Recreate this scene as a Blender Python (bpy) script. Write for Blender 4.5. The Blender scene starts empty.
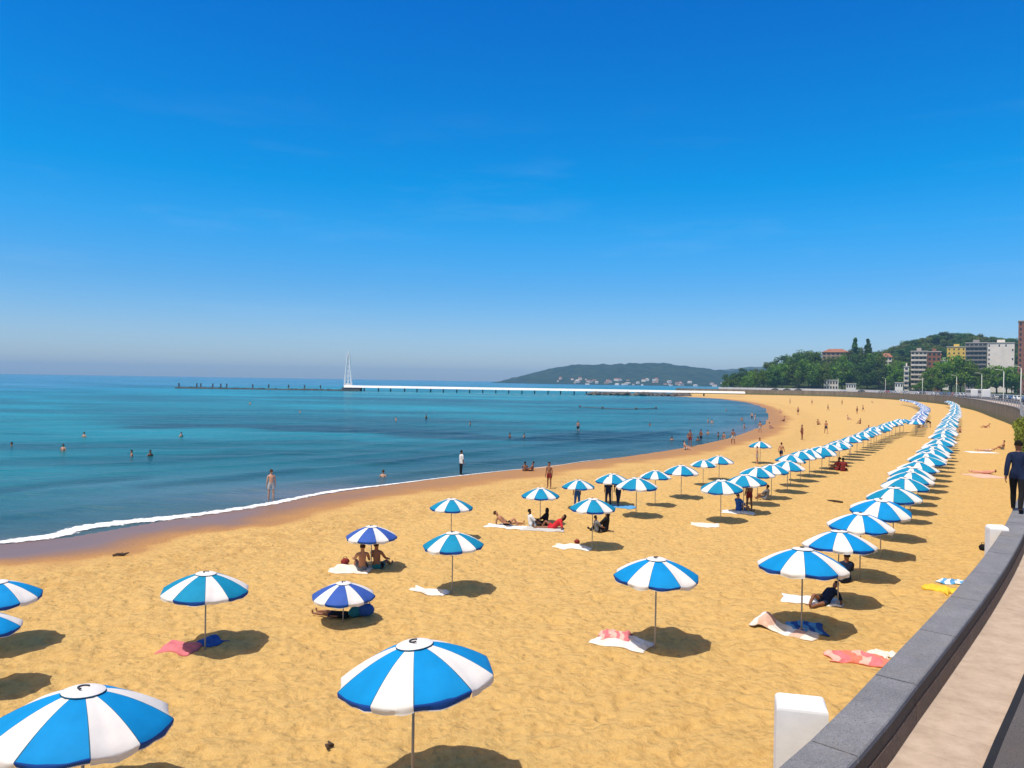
import bpy, bmesh, math, random
import numpy as np
from mathutils import Vector, Matrix, Euler

random.seed(11)
RNG = np.random.default_rng(5)
PI = math.pi
R = math.radians
scene = bpy.context.scene
COL = scene.collection

# ------------------------------------------------------------------ camera
F = 740.0
CAM_H = 6.2
ROLL = math.atan(0.0157)
PITCH = math.atan(3.0 / F)
CROT = Matrix.Rotation(PI / 2 - PITCH, 3, 'X') @ Matrix.Rotation(ROLL, 3, 'Z')
cam_d = bpy.data.cameras.new('camera')
cam_d.sensor_width = 36.0
cam_d.lens = F / 1024 * 36.0
cam_d.clip_start = 0.1
cam_d.clip_end = 40000
cam = bpy.data.objects.new('camera', cam_d)
cam.matrix_world = Matrix.Translation((0, 0, CAM_H)) @ CROT.to_4x4()
COL.objects.link(cam)
scene.camera = cam


def ray(x, y):
    return CROT @ Vector((x - 512.0, 384.0 - y, -F))


def at(x, y, z=0.0):
    """where the ground (height z) stands in this direction"""
    d = ray(x, y)
    t = (z - CAM_H) / d.z
    return Vector((d.x * t, d.y * t, z))


def atd(x, y, depth):
    d = ray(x, y)
    t = depth / d.y
    return Vector((d.x * t, depth, CAM_H + d.z * t))


# ------------------------------------------------------------------ curves / noise
def catmull(pts, step):
    P = [np.array(p, float) for p in pts]
    P = [2 * P[0] - P[1]] + P + [2 * P[-1] - P[-2]]
    out = []
    for i in range(1, len(P) - 2):
        p0, p1, p2, p3 = P[i - 1], P[i], P[i + 1], P[i + 2]
        n = max(2, int(np.linalg.norm(p2 - p1) / (step * 0.25)))
        for k in range(n):
            t = k / n
            out.append(0.5 * ((2 * p1) + (-p0 + p2) * t + (2 * p0 - 5 * p1 + 4 * p2 - p3) * t * t + (-p0 + 3 * p1 - 3 * p2 + p3) * t ** 3))
    out.append(P[-2])
    out = np.array(out)
    seg = np.linalg.norm(np.diff(out, axis=0), axis=1)
    s = np.concatenate([[0], np.cumsum(seg)])
    m = max(2, int(round(s[-1] / step)) + 1)
    q = np.linspace(0, s[-1], m)
    return np.stack([np.interp(q, s, out[:, k]) for k in range(out.shape[1])], 1)


def normals(c):
    t = np.gradient(c, axis=0)
    t /= np.linalg.norm(t, axis=1)[:, None] + 1e-9
    return np.stack([t[:, 1], -t[:, 0]], 1)      # right-hand side of the way


def sdist(px, py, c):
    """signed distance to polyline c, positive on its right-hand side"""
    px = px.ravel(); py = py.ravel()
    best = np.full(px.shape, 1e18); sg = np.zeros(px.shape)
    for i in range(len(c) - 1):
        ax, ay = c[i]; bx, by = c[i + 1]
        dx, dy = bx - ax, by - ay
        L = dx * dx + dy * dy
        t = np.clip(((px - ax) * dx + (py - ay) * dy) / L, 0, 1)
        ex, ey = px - ax - t * dx, py - ay - t * dy
        d = ex * ex + ey * ey
        m = d < best
        best = np.where(m, d, best)
        cr = dy * (px - ax) - dx * (py - ay)
        sg = np.where(m, np.where(cr >= 0, 1.0, -1.0), sg)
    return np.sqrt(best) * sg


def vnoise(x, y, seed=0):
    xi = np.floor(x).astype(np.int64); yi = np.floor(y).astype(np.int64)
    fx = x - xi; fy = y - yi
    fx = fx * fx * (3 - 2 * fx); fy = fy * fy * (3 - 2 * fy)

    def h(a, b):
        n = (a * 374761393 + b * 668265263 + seed * 1442695041) & 0x7fffffff
        n = ((n ^ (n >> 13)) * 1274126177) & 0x7fffffff
        return ((n ^ (n >> 16)) & 0xffff) / 65535.0
    return (h(xi, yi) * (1 - fx) + h(xi + 1, yi) * fx) * (1 - fy) + (h(xi, yi + 1) * (1 - fx) + h(xi + 1, yi + 1) * fx) * fy


def sstep(a, b, x):
    t = np.clip((x - a) / (b - a), 0, 1)
    return t * t * (3 - 2 * t)


# ------------------------------------------------------------------ materials
def new_mat(name):
    m = bpy.data.materials.new(name)
    m.use_nodes = True
    nt = m.node_tree
    b = nt.nodes['Principled BSDF']
    return m, nt, b


def N(nt, t, **kw):
    n = nt.nodes.new(t)
    for k, v in kw.items():
        if k in n.inputs:
            n.inputs[k].default_value = v
        else:
            setattr(n, k, v)
    return n


def ramp(nt, fac, stops):
    r = nt.nodes.new('ShaderNodeValToRGB')
    while len(r.color_ramp.elements) > 1:
        r.color_ramp.elements.remove(r.color_ramp.elements[-1])
    for i, (p, c) in enumerate(stops):
        e = r.color_ramp.elements[0] if i == 0 else r.color_ramp.elements.new(p)
        e.position = p
        e.color = (*c, 1) if len(c) == 3 else c
    nt.links.new(fac, r.inputs['Fac'])
    return r.outputs['Color']


def mixc(nt, fac, a, b, mode='MIX'):
    m = nt.nodes.new('ShaderNodeMix')
    m.data_type = 'RGBA'
    m.blend_type = mode
    for sock, v in ((m.inputs[0], fac), (m.inputs[6], a), (m.inputs[7], b)):
        if isinstance(v, (int, float)):
            sock.default_value = v
        elif isinstance(v, tuple):
            sock.default_value = (*v, 1) if len(v) == 3 else v
        else:
            nt.links.new(v, sock)
    return m.outputs[2]


def mth(nt, op, a, b=None, c=None, clamp=False):
    m = nt.nodes.new('ShaderNodeMath')
    m.operation = op
    m.use_clamp = clamp
    for i, v in enumerate((a, b, c)):
        if v is None:
            continue
        if isinstance(v, (int, float)):
            m.inputs[i].default_value = v
        else:
            nt.links.new(v, m.inputs[i])
    return m.outputs[0]


def plain(name, col, rough=0.7, var=0.18, scale=3.0, bump=0.0, bscale=20.0, metal=0.0, spec=0.35, coord='Object', translucent=0.0):
    m, nt, b = new_mat(name)
    tc = N(nt, 'ShaderNodeTexCoord')
    no = N(nt, 'ShaderNodeTexNoise', Scale=scale, Detail=5.0, Roughness=0.6)
    nt.links.new(tc.outputs[coord], no.inputs['Vector'])
    lo = tuple(c * (1 - var) for c in col); hi = tuple(min(1, c * (1 + var)) for c in col)
    c = ramp(nt, no.outputs['Fac'], [(0.3, lo), (0.7, hi)])
    nt.links.new(c, b.inputs['Base Color'])
    b.inputs['Roughness'].default_value = rough
    b.inputs['Metallic'].default_value = metal
    b.inputs['Specular IOR Level'].default_value = spec
    if bump:
        n2 = N(nt, 'ShaderNodeTexNoise', Scale=bscale, Detail=4.0)
        nt.links.new(tc.outputs[coord], n2.inputs['Vector'])
        bp = N(nt, 'ShaderNodeBump', Strength=bump, Distance=0.02)
        nt.links.new(n2.outputs['Fac'], bp.inputs['Height'])
        nt.links.new(bp.outputs['Normal'], b.inputs['Normal'])
    if translucent:
        tr = N(nt, 'ShaderNodeBsdfTranslucent')
        nt.links.new(c, tr.inputs['Color'])
        mx = N(nt, 'ShaderNodeMixShader')
        mx.inputs[0].default_value = translucent
        nt.links.new(b.outputs[0], mx.inputs[1])
        nt.links.new(tr.outputs[0], mx.inputs[2])
        nt.links.new(mx.outputs[0], nt.nodes['Material Output'].inputs['Surface'])
    return m


MATS = {}


def M(name, *a, **k):
    if name not in MATS:
        MATS[name] = plain(name, *a, **k)
    return MATS[name]


# ------------------------------------------------------------------ mesh builder
class MB:
    def __init__(self):
        self.v, self.f, self.m, self.uv = [], [], [], None
        self.cur = 0

    def vert(self, p):
        self.v.append(tuple(p)); return len(self.v) - 1

    def face(self, idx):
        self.f.append(tuple(idx)); self.m.append(self.cur)

    def quad(self, a, b, c, d):
        n = len(self.v)
        self.v += [tuple(a), tuple(b), tuple(c), tuple(d)]
        self.face((n, n + 1, n + 2, n + 3))

    def box(self, lo, hi, mat=None):
        x0, y0, z0 = lo; x1, y1, z1 = hi
        p = [(x0, y0, z0), (x1, y0, z0), (x1, y1, z0), (x0, y1, z0), (x0, y0, z1), (x1, y0, z1), (x1, y1, z1), (x0, y1, z1)]
        if mat is not None:
            p = [tuple(mat @ Vector(q)) for q in p]
        n = len(self.v); self.v += p
        for q in ((0, 3, 2, 1), (4, 5, 6, 7), (0, 1, 5, 4), (1, 2, 6, 5), (2, 3, 7, 6), (3, 0, 4, 7)):
            self.face([n + i for i in q])

    def hexa(self, p):          # 8 corner points, bottom ring then top ring
        n = len(self.v); self.v += [tuple(q) for q in p]
        for q in ((0, 3, 2, 1), (4, 5, 6, 7), (0, 1, 5, 4), (1, 2, 6, 5), (2, 3, 7, 6), (3, 0, 4, 7)):
            self.face([n + i for i in q])

    def tube(self, pts, rads, seg=8, caps=True):
        pts = [Vector(p) for p in pts]
        if isinstance(rads, (int, float)):
            rads = [rads] * len(pts)
        n0 = len(self.v)
        for i, p in enumerate(pts):
            t = (pts[min(i + 1, len(pts) - 1)] - pts[max(i - 1, 0)]).normalized()
            up = Vector((0, 0, 1)) if abs(t.z) < 0.95 else Vector((1, 0, 0))
            a = t.cross(up).normalized(); b = a.cross(t).normalized()
            for k in range(seg):
                an = 2 * PI * k / seg
                self.v.append(tuple(p + (a * math.cos(an) + b * math.sin(an)) * rads[i]))
        for i in range(len(pts) - 1):
            for k in range(seg):
                k2 = (k + 1) % seg
                self.face((n0 + i * seg + k, n0 + i * seg + k2, n0 + (i + 1) * seg + k2, n0 + (i + 1) * seg + k))
        if caps:
            self.face([n0 + k for k in range(seg)][::-1])
            self.face([n0 + (len(pts) - 1) * seg + k for k in range(seg)])

    def lathe(self, prof, seg=20, centre=(0, 0, 0)):
        n0 = len(self.v); cx, cy, cz = centre
        for r, z in prof:
            for k in range(seg):
                a = 2 * PI * k / seg
                self.v.append((cx + r * math.cos(a), cy + r * math.sin(a), cz + z))
        for i in range(len(prof) - 1):
            for k in range(seg):
                k2 = (k + 1) % seg
                self.face((n0 + i * seg + k, n0 + i * seg + k2, n0 + (i + 1) * seg + k2, n0 + (i + 1) * seg + k))

    def blob(self, c, r, seg=10, rings=7, jig=0.0, seed=0):
        rn = random.Random(seed)
        n0 = len(self.v)
        for i in range(rings + 1):
            th = PI * i / rings
            for k in range(seg):
                ph = 2 * PI * k / seg
                j = 1 + rn.uniform(-jig, jig)
                self.v.append((c[0] + r[0] * j * math.sin(th) * math.cos(ph), c[1] + r[1] * j * math.sin(th) * math.sin(ph), c[2] + r[2] * j * math.cos(th)))
        for i in range(rings):
            for k in range(seg):
                k2 = (k + 1) % seg
                self.face((n0 + i * seg + k, n0 + (i + 1) * seg + k, n0 + (i + 1) * seg + k2, n0 + i * seg + k2))

    def mesh(self, name, mats, smooth=False):
        me = bpy.data.meshes.new(name)
        me.from_pydata(self.v, [], self.f)
        for m in (mats if isinstance(mats, (list, tuple)) else [mats]):
            me.materials.append(m)
        me.polygons.foreach_set('material_index', self.m)
        if smooth:
            me.polygons.foreach_set('use_smooth', [True] * len(self.f))
        me.update()
        return me

    def build(self, name, mats, parent=None, smooth=False):
        return link(name, self.mesh(name, mats, smooth), parent)


def link(name, me, parent=None):
    o = bpy.data.objects.new(name, me)
    COL.objects.link(o)
    if parent is not None:
        o.parent = parent
    return o


def tag(o, label=None, cat=None, group=None, kind=None):
    if label: o['label'] = label
    if cat: o['category'] = cat
    if group: o['group'] = group
    if kind: o['kind'] = kind
    return o


def empty(name, loc, label, cat, group=None, rz=0.0):
    o = bpy.data.objects.new(name, None)
    o.empty_display_size = 0.2
    COL.objects.link(o)
    o.location = loc
    o.rotation_euler = (0, 0, rz)
    return tag(o, label, cat, group)


def copy_tree(o, parent=None, shallow=False):
    c = o.copy(); COL.objects.link(c); c.parent = parent
    for ch in list(o.children):
        copy_tree(ch, c)
    return c


def grid_mesh(name, X, Y, Z, mat, attrs=None, smooth=True):
    n, m = X.shape
    co = np.stack([X, Y, Z], -1).reshape(-1, 3).astype(np.float32)
    i = np.arange(n - 1)[:, None] * m + np.arange(m - 1)[None, :]
    f = np.stack([i, i + 1, i + m + 1, i + m], -1).reshape(-1, 4)
    # make it face up
    a, b, c = co[f[0][0]], co[f[0][1]], co[f[0][2]]
    if np.cross(b - a, c - a)[2] < 0:
        f = f[:, ::-1]
    me = bpy.data.meshes.new(name)
    me.vertices.add(len(co)); me.vertices.foreach_set('co', co.ravel())
    me.loops.add(f.size); me.loops.foreach_set('vertex_index', f.ravel().astype(np.int32))
    me.polygons.add(len(f))
    me.polygons.foreach_set('loop_start', np.arange(0, f.size, 4, dtype=np.int32))
    me.polygons.foreach_set('loop_total', np.full(len(f), 4, dtype=np.int32))
    me.polygons.foreach_set('use_smooth', np.full(len(f), smooth))
    me.materials.append(mat)
    for k, v in (attrs or {}).items():
        at_ = me.attributes.new(k, 'FLOAT', 'POINT')
        at_.data.foreach_set('value', v.ravel().astype(np.float32))
    me.update(calc_edges=True)
    me.validate()
    return link(name, me)


def attr(nt, name):
    a = nt.nodes.new('ShaderNodeAttribute'); a.attribute_name = name
    return a.outputs['Fac']


# ------------------------------------------------------------------ world, sun
SUN_TO = Vector((-0.45, -0.50, 1.60)).normalized()
SUN_EL = math.asin(SUN_TO.z)
SUN_AZ = math.atan2(SUN_TO.x, SUN_TO.y)
w = bpy.data.worlds.new('World'); scene.world = w
w.use_nodes = True
nt = w.node_tree
bg = nt.nodes['Background']
sky = N(nt, 'ShaderNodeTexSky')
sky.sky_type = 'NISHITA'; sky.sun_disc = False
sky.sun_elevation = SUN_EL; sky.sun_rotation = SUN_AZ % (2 * PI)
sky.altitude = 0; sky.air_density = 1.0; sky.dust_density = 0.6; sky.ozone_density = 3.5
hs = N(nt, 'ShaderNodeHueSaturation', Saturation=1.25, Value=1.0)
nt.links.new(sky.outputs[0], hs.inputs['Color'])
tc = N(nt, 'ShaderNodeTexCoord')
sep = N(nt, 'ShaderNodeSeparateXYZ')
nt.links.new(tc.outputs['Generated'], sep.inputs[0])
# thin high cloud, low in the sky
mp = N(nt, 'ShaderNodeMapping'); mp.inputs['Scale'].default_value = (2.2, 2.2, 15.0)
nt.links.new(tc.outputs['Generated'], mp.inputs[0])
cn = N(nt, 'ShaderNodeTexNoise', Scale=1.7, Detail=7.0, Roughness=0.62)
nt.links.new(mp.outputs[0], cn.inputs['Vector'])
cl = ramp(nt, cn.outputs['Fac'], [(0.54, (0, 0, 0)), (0.80, (1, 1, 1))])
band = ramp(nt, sep.outputs[2], [(0.0, (0.25, 0.25, 0.25)), (0.12, (1, 1, 1)), (0.27, (0.6, 0.6, 0.6)), (0.36, (0, 0, 0))])
clf = mth(nt, 'MULTIPLY', mth(nt, 'MULTIPLY', cl, band), 0.07)
# deep clear blue away from the sun, an added warm glow round the sun to fill shade
tint = ramp(nt, sep.outputs[2], [(0.0, (0.68, 0.73, 0.98)), (0.06, (0.53, 0.67, 0.90)), (0.12, (0.33, 0.67, 0.92)), (0.19, (0.14, 0.76, 1.02)), (0.25, (0.0, 0.78, 1.04)), (0.33, (0.0, 0.74, 1.06)), (0.45, (0.0, 0.66, 1.08))])
dotn = N(nt, 'ShaderNodeVectorMath'); dotn.operation = 'DOT_PRODUCT'
nt.links.new(tc.outputs['Generated'], dotn.inputs[0]); dotn.inputs[1].default_value = tuple(SUN_TO)
near_sun = ramp(nt, dotn.outputs['Value'], [(0.50, (0, 0, 0)), (0.90, (1, 1, 1))])
tint2 = mixc(nt, near_sun, tint, (3.2, 1.4, 0.45))
graded = mixc(nt, 1.0, hs.outputs[0], tint2, 'MULTIPLY')
skyc = mixc(nt, clf, graded, (5.0, 5.6, 6.4))
nt.links.new(skyc, bg.inputs['Color'])
bg.inputs['Strength'].default_value = 0.15

sd = bpy.data.lights.new('sun', 'SUN'); sd.energy = 4.0; sd.angle = R(0.53); sd.color = (1.0, 0.945, 0.86)
so = bpy.data.objects.new('sun', sd); COL.objects.link(so)
so.rotation_euler = (-SUN_TO).to_track_quat('-Z', 'Y').to_euler()
so.location = (-40, -40, 120)

# ------------------------------------------------------------------ shore, wall lines
WZ = -0.08
shore_px = [(0, 545), (100, 529), (200, 515), (260, 505), (300, 497.5), (350, 490), (400, 483), (450, 476.5), (520, 469), (600, 459.5),
            (650, 453), (700, 444.5), (738, 435), (762, 424), (767, 415), (760, 407), (742, 402), (715, 398.6), (690, 397.2)]
shore = [(-46, 9), (-34, 18)] + [tuple(at(x, y, WZ)[:2]) for x, y in shore_px] + [(78, 385), (96, 430), (118, 485), (150, 530), (190, 610), (265, 730), (385, 900), (540, 1300)]
SHORE = catmull(shore, 2.5)

WTOP = 3.25
FLOORZ = 2.85
wall_px = [(777, 768), (827, 724), (869, 680), (910.5, 637.5), (957, 588), (986, 553), (1002, 530), (1012, 511), (1019.5, 496)]
wall_pts = [(-6, -4), (-3.2, 0.2), (-0.4, 3.05)] + [tuple(at(x, y, WTOP)[:2]) for x, y in wall_px] + \
    [(24.0, 33), (41.0, 58), (57.8, 84), (79.8, 117), (102, 157), (131, 211), (158, 270), (178, 330), (190, 390), (187, 428), (166, 452), (122, 466), (104, 470)]
WALL = catmull(wall_pts, 0.95)
WN = normals(WALL)


def wall_off(d):
    return WALL + WN * d


WALL_C = WALL[::6]

# ------------------------------------------------------------------ sand
def sand_mat():
    m, nt, b = new_mat('sand')
    geo = N(nt, 'ShaderNodeNewGeometry')
    P = geo.outputs['Position']
    n1 = N(nt, 'ShaderNodeTexNoise', Scale=0.22, Detail=6.0, Roughness=0.6); nt.links.new(P, n1.inputs['Vector'])
    n2 = N(nt, 'ShaderNodeTexNoise', Scale=5.0, Detail=8.0, Roughness=0.66); nt.links.new(P, n2.inputs['Vector'])
    n3 = N(nt, 'ShaderNodeTexNoise', Scale=60.0, Detail=3.0, Roughness=0.7); nt.links.new(P, n3.inputs['Vector'])
    c1 = ramp(nt, n1.outputs['Fac'], [(0.3, (0.60, 0.395, 0.130)), (0.7, (0.67, 0.45, 0.157))])
    c2 = mixc(nt, 0.45, c1, ramp(nt, n2.outputs['Fac'], [(0.39, (0.38, 0.23, 0.07)), (0.49, (0.65, 0.43, 0.145)), (0.66, (0.77, 0.535, 0.20))]))
    c3 = mixc(nt, 0.22, c2, ramp(nt, n3.outputs['Fac'], [(0.35, (0.40, 0.22, 0.06)), (0.65, (0.78, 0.50, 0.20))]))
    # wrack and dark specks
    v = N(nt, 'ShaderNodeTexVoronoi', Scale=0.9); nt.links.new(P, v.inputs['Vector'])
    sp = ramp(nt, v.outputs['Distance'], [(0.025, (1, 1, 1)), (0.055, (0, 0, 0))])
    c4 = mixc(nt, mth(nt, 'MULTIPLY', sp, 0.6), c3, (0.16, 0.09, 0.04))
    wet = attr(nt, 'wet')
    trod = attr(nt, 'trod')
    nw = N(nt, 'ShaderNodeTexNoise', Scale=1.6, Detail=7.0, Roughness=0.7); nt.links.new(P, nw.inputs['Vector'])
    tr = mth(nt, 'MULTIPLY', trod, ramp(nt, nw.outputs['Fac'], [(0.45, (0, 0, 0)), (0.62, (1, 1, 1))]))
    c5 = mixc(nt, mth(nt, 'MULTIPLY', tr, 0.45), c4, (0.36, 0.19, 0.05))
    wc = ramp(nt, wet, [(0.0, (0.60, 0.375, 0.12)), (0.35, (0.42, 0.22, 0.075)), (0.75, (0.28, 0.155, 0.08)), (1.0, (0.20, 0.13, 0.105))])
    wf = ramp(nt, wet, [(0.0, (0, 0, 0)), (0.3, (1, 1, 1))])
    c6 = mixc(nt, wf, c5, wc)
    nt.links.new(c6, b.inputs['Base Color'])
    ro = ramp(nt, wet, [(0.0, (0.95, 0.95, 0.95)), (0.5, (0.75, 0.75, 0.75)), (0.9, (0.36, 0.36, 0.36))])
    nt.links.new(ro, b.inputs['Roughness'])
    b.inputs['Specular IOR Level'].default_value = 0.3
    v2 = N(nt, 'ShaderNodeTexVoronoi', Scale=4.2); v2.feature = 'SMOOTH_F1'; nt.links.new(P, v2.inputs['Vector'])
    h = mth(nt, 'ADD', mth(nt, 'ADD', n2.outputs['Fac'], mth(nt, 'MULTIPLY', n3.outputs['Fac'], 0.10)), mth(nt, 'MULTIPLY', ramp(nt, v2.outputs['Distance'], [(0.12, (0, 0, 0)), (0.36, (1, 1, 1))]), 0.34))
    bp = N(nt, 'ShaderNodeBump', Strength=0.5, Distance=0.13)
    nt.links.new(h, bp.inputs['Height'])
    dry = mth(nt, 'SUBTRACT', 1.0, wet, clamp=True)
    nt.links.new(mth(nt, 'MULTIPLY', dry, 0.85), bp.inputs['Strength'])
    nt.links.new(bp.outputs['Normal'], b.inputs['Normal'])
    return m


na, nr = 700, 820
ang = np.linspace(R(-62), R(60), na)
rad = 4.0 * (1300 / 4.0) ** np.linspace(0, 1, nr)
A, RR = np.meshgrid(ang, rad)
X = RR * np.sin(A); Y = RR * np.cos(A)
SD = np.concatenate([sdist(X[i:i + 40], Y[i:i + 40], SHORE[::2]) for i in range(0, nr, 40)]).reshape(X.shape)
wob = (vnoise(X * 0.35, Y * 0.35, 3) - 0.5) * 1.2 + (vnoise(X * 1.3, Y * 1.3, 4) - 0.5) * 0.5
Z = np.where(SD > 0, WZ + 0.08 * sstep(0, 6, SD), WZ + np.clip(SD, -60, 0) * 0.045)
wet = (1 - sstep(1.4, 5.8, SD + 1.4 * wob)) * (1 - 0.5 * sstep(30, 50, RR))
fade = 1 / (1 + (RR / 60) ** 2)
dryk = sstep(3.5, 6.5, SD + wob)
# hummocks, footprints
und = (vnoise(X * 0.25, Y * 0.25, 7) - 0.5) * 0.10 + (vnoise(X * 0.8, Y * 0.8, 8) - 0.5) * 0.07
fp = np.zeros_like(X)
for k, (s, amp) in enumerate(((2.4, 0.045), (3.9, 0.042), (5.6, 0.03))):
    ca, sa = math.cos(0.7 * k + 0.4), math.sin(0.7 * k + 0.4)
    u = X * ca - Y * sa; v_ = (X * sa + Y * ca)
    n = vnoise(u * s, v_ * s * 0.8, 20 + k)
    fp -= amp * sstep(0.58, 0.85, n) * (1 if k else 1.0)
    fp += amp * 0.4 * sstep(0.7, 0.3, n)
Z = Z + 0.05 * sstep(4, 9, SD) + (und * 0.35 * sstep(7, 15, SD) + fp * 0.85) * fade * dryk
trod = sstep(4.5, 6, SD + wob) * (1 - sstep(7.5, 10.5, SD + wob)) * 1.0
sand = grid_mesh('sand', X, Y, Z, sand_mat(), {'wet': wet, 'trod': trod})
tag(sand, kind='structure')


def sand_z(x, y):
    j = np.interp(math.atan2(x, y), ang, np.arange(na)); i = np.interp(math.log(math.hypot(x, y) / 4.0) / math.log(325), np.linspace(0, 1, nr), np.arange(nr))
    i = min(max(i, 0), nr - 1.001); j = min(max(j, 0), na - 1.001)
    a, b = int(i), int(j); u, v = i - a, j - b
    return float((Z[a, b] * (1 - u) + Z[a + 1, b] * u) * (1 - v) + (Z[a, b + 1] * (1 - u) + Z[a + 1, b + 1] * u) * v)


# ------------------------------------------------------------------ sea
def sea_mat():
    m, nt, b = new_mat('water')
    geo = N(nt, 'ShaderNodeNewGeometry')
    P = geo.outputs['Position']
    depth = attr(nt, 'depth'); weed = attr(nt, 'weed'); swell = attr(nt, 'swell')
    mpp = N(nt, 'ShaderNodeMapping'); mpp.inputs['Scale'].default_value = (0.010, 0.034, 1.0); mpp.inputs['Rotation'].default_value = (0, 0, R(-14))
    nt.links.new(P, mpp.inputs[0])
    n1 = N(nt, 'ShaderNodeTexNoise', Scale=1.0, Detail=6.0, Roughness=0.6); nt.links.new(mpp.outputs[0], n1.inputs['Vector'])
    base = ramp(nt, depth, [(0.0, (0.075, 0.125, 0.145)), (0.05, (0.030, 0.125, 0.165)), (0.16, (0.003, 0.155, 0.195)), (0.45, (0.001, 0.215, 0.265)), (0.80, (0.001, 0.21, 0.285)), (0.97, (0.006, 0.19, 0.29)), (1.0, (0.03, 0.20, 0.32))])
    patch = ramp(nt, n1.outputs['Fac'], [(0.40, (0.2, 0.50, 0.54)), (0.5, (0.85, 0.95, 1.0)), (0.60, (2.4, 1.30, 1.35))])
    c = mixc(nt, 0.85, base, patch, 'MULTIPLY')
    c = mixc(nt, mth(nt, 'MULTIPLY', weed, 0.9), c, (0.001, 0.028, 0.048))
    nt.links.new(c, b.inputs['Base Color'])
    b.inputs['Roughness'].default_value = 0.2
    b.inputs['IOR'].default_value = 1.33
    b.inputs['Specular IOR Level'].default_value = 0.16
    m2 = N(nt, 'ShaderNodeMapping'); m2.inputs['Scale'].default_value = (0.24, 1.05, 1.0); m2.inputs['Rotation'].default_value = (0, 0, R(-16))
    nt.links.new(P, m2.inputs[0])
    w1 = N(nt, 'ShaderNodeTexNoise', Scale=1.0, Detail=7.0, Roughness=0.62, Distortion=0.3); nt.links.new(m2.outputs[0], w1.inputs['Vector'])
    m3 = N(nt, 'ShaderNodeMapping'); m3.inputs['Scale'].default_value = (0.05, 0.16, 1.0); m3.inputs['Rotation'].default_value = (0, 0, R(-14))
    nt.links.new(P, m3.inputs[0])
    w2 = N(nt, 'ShaderNodeTexNoise', Scale=1.0, Detail=5.0, Roughness=0.6); nt.links.new(m3.outputs[0], w2.inputs['Vector'])
    h = mth(nt, 'ADD', mth(nt, 'MULTIPLY', w1.outputs['Fac'], 0.70), mth(nt, 'ADD', mth(nt, 'MULTIPLY', w2.outputs['Fac'], 3.0), mth(nt, 'MULTIPLY', swell, 0.6)))
    bp = N(nt, 'ShaderNodeBump', Strength=0.75, Distance=1.0)
    nt.links.new(h, bp.inputs['Height'])
    nt.links.new(bp.outputs['Normal'], b.inputs['Normal'])
    return m


na2, nr2 = 420, 420
ang2 = np.linspace(R(-100), R(80), na2)
rad2 = 12 * (6000 / 12) ** np.linspace(0, 1, nr2)
A2, R2 = np.meshgrid(ang2, rad2)
WX = R2 * np.sin(A2); WY = R2 * np.cos(A2)
WSD = np.concatenate([sdist(WX[i:i + 40], WY[i:i + 40], SHORE[::3]) for i in range(0, nr2, 40)]).reshape(WX.shape)
off = np.clip(-WSD, 0, None)
depth = np.clip(off / 290, 0, 1) ** 0.75
weed = np.zeros_like(WX)
bands = [([(-60, 392), (0, 393), (90, 396), (180, 404), (260, 416), (330, 424)], 36.0, 0.42),
         ([(140, 427), (220, 426), (300, 428), (400, 433), (480, 437), (560, 438), (610, 436)], 8.0, 0.95),
         ([(590, 441), (625, 438), (656, 433)], 4.5, 0.9),
         ([(560, 411), (600, 410), (655, 409)], 10.0, 0.5),
         ([(330, 398), (440, 400), (560, 402), (660, 401)], 30.0, 0.5),
         ([(150, 487), (220, 481), (300, 470)], 2.0, 0.5),
         ([(-40, 497), (60, 484), (130, 478)], 2.2, 0.5),
         ([(0, 463), (120, 461), (260, 452), (380, 450)], 3.5, 0.45), ([(0, 445), (160, 446), (330, 441)], 5.0, 0.4),
         ([(380, 462), (470, 452), (600, 441), (680, 430)], 3.0, 0.4)]
for pl, wd, k in bands:
    c = np.array([at(x, y, WZ)[:2] for x, y in pl])
    d = np.abs(sdist(WX, WY, catmull(c, 6))).reshape(WX.shape)
    d = d + (vnoise(WX * 0.12, WY * 0.25, 31) - 0.5) * wd * 1.2
    weed = np.maximum(weed, k * (1 - sstep(0.3 * wd, wd, d)))
ph = off * 1.05 + (vnoise(WX * 0.05, WY * 0.05, 40) - 0.5) * 7
swell = (np.abs(np.sin(ph * 0.5)) ** 6) * np.exp(-off / 22) * (0.4 + vnoise(WX * 0.1, WY * 0.1, 41)) * np.clip(off / 2, 0, 1)
WZZ = np.full_like(WX, WZ) + swell * 0.14 - 2.0 * sstep(2.5, 5, WSD)
sea = grid_mesh('sea', WX, WY, WZZ, sea_mat(), {'depth': depth, 'weed': weed, 'swell': swell})
tag(sea, kind='structure')

# the breaking edge of the wash
def foam_mat():
    m, nt, b = new_mat('foam')
    geo = N(nt, 'ShaderNodeNewGeometry')
    n1 = N(nt, 'ShaderNodeTexNoise', Scale=2.2, Detail=8.0, Roughness=0.72); nt.links.new(geo.outputs['Position'], n1.inputs['Vector'])
    e = attr(nt, 'edge')
    a = mth(nt, 'MULTIPLY', e, 1.0)
    al = ramp(nt, mth(nt, 'ADD', mth(nt, 'MULTIPLY', n1.outputs['Fac'], 1.3), mth(nt, 'MULTIPLY', a, 0.55)), [(0.86, (0, 0, 0)), (1.06, (1, 1, 1))])
    b.inputs['Base Color'].default_value = (0.82, 0.84, 0.86, 1)
    b.inputs['Roughness'].default_value = 0.85
    nt.links.new(al, b.inputs['Alpha'])
    bp = N(nt, 'ShaderNodeBump', Strength=0.6, Distance=0.06); nt.links.new(n1.outputs['Fac'], bp.inputs['Height'])
    nt.links.new(bp.outputs['Normal'], b.inputs['Normal'])
    return m


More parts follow.
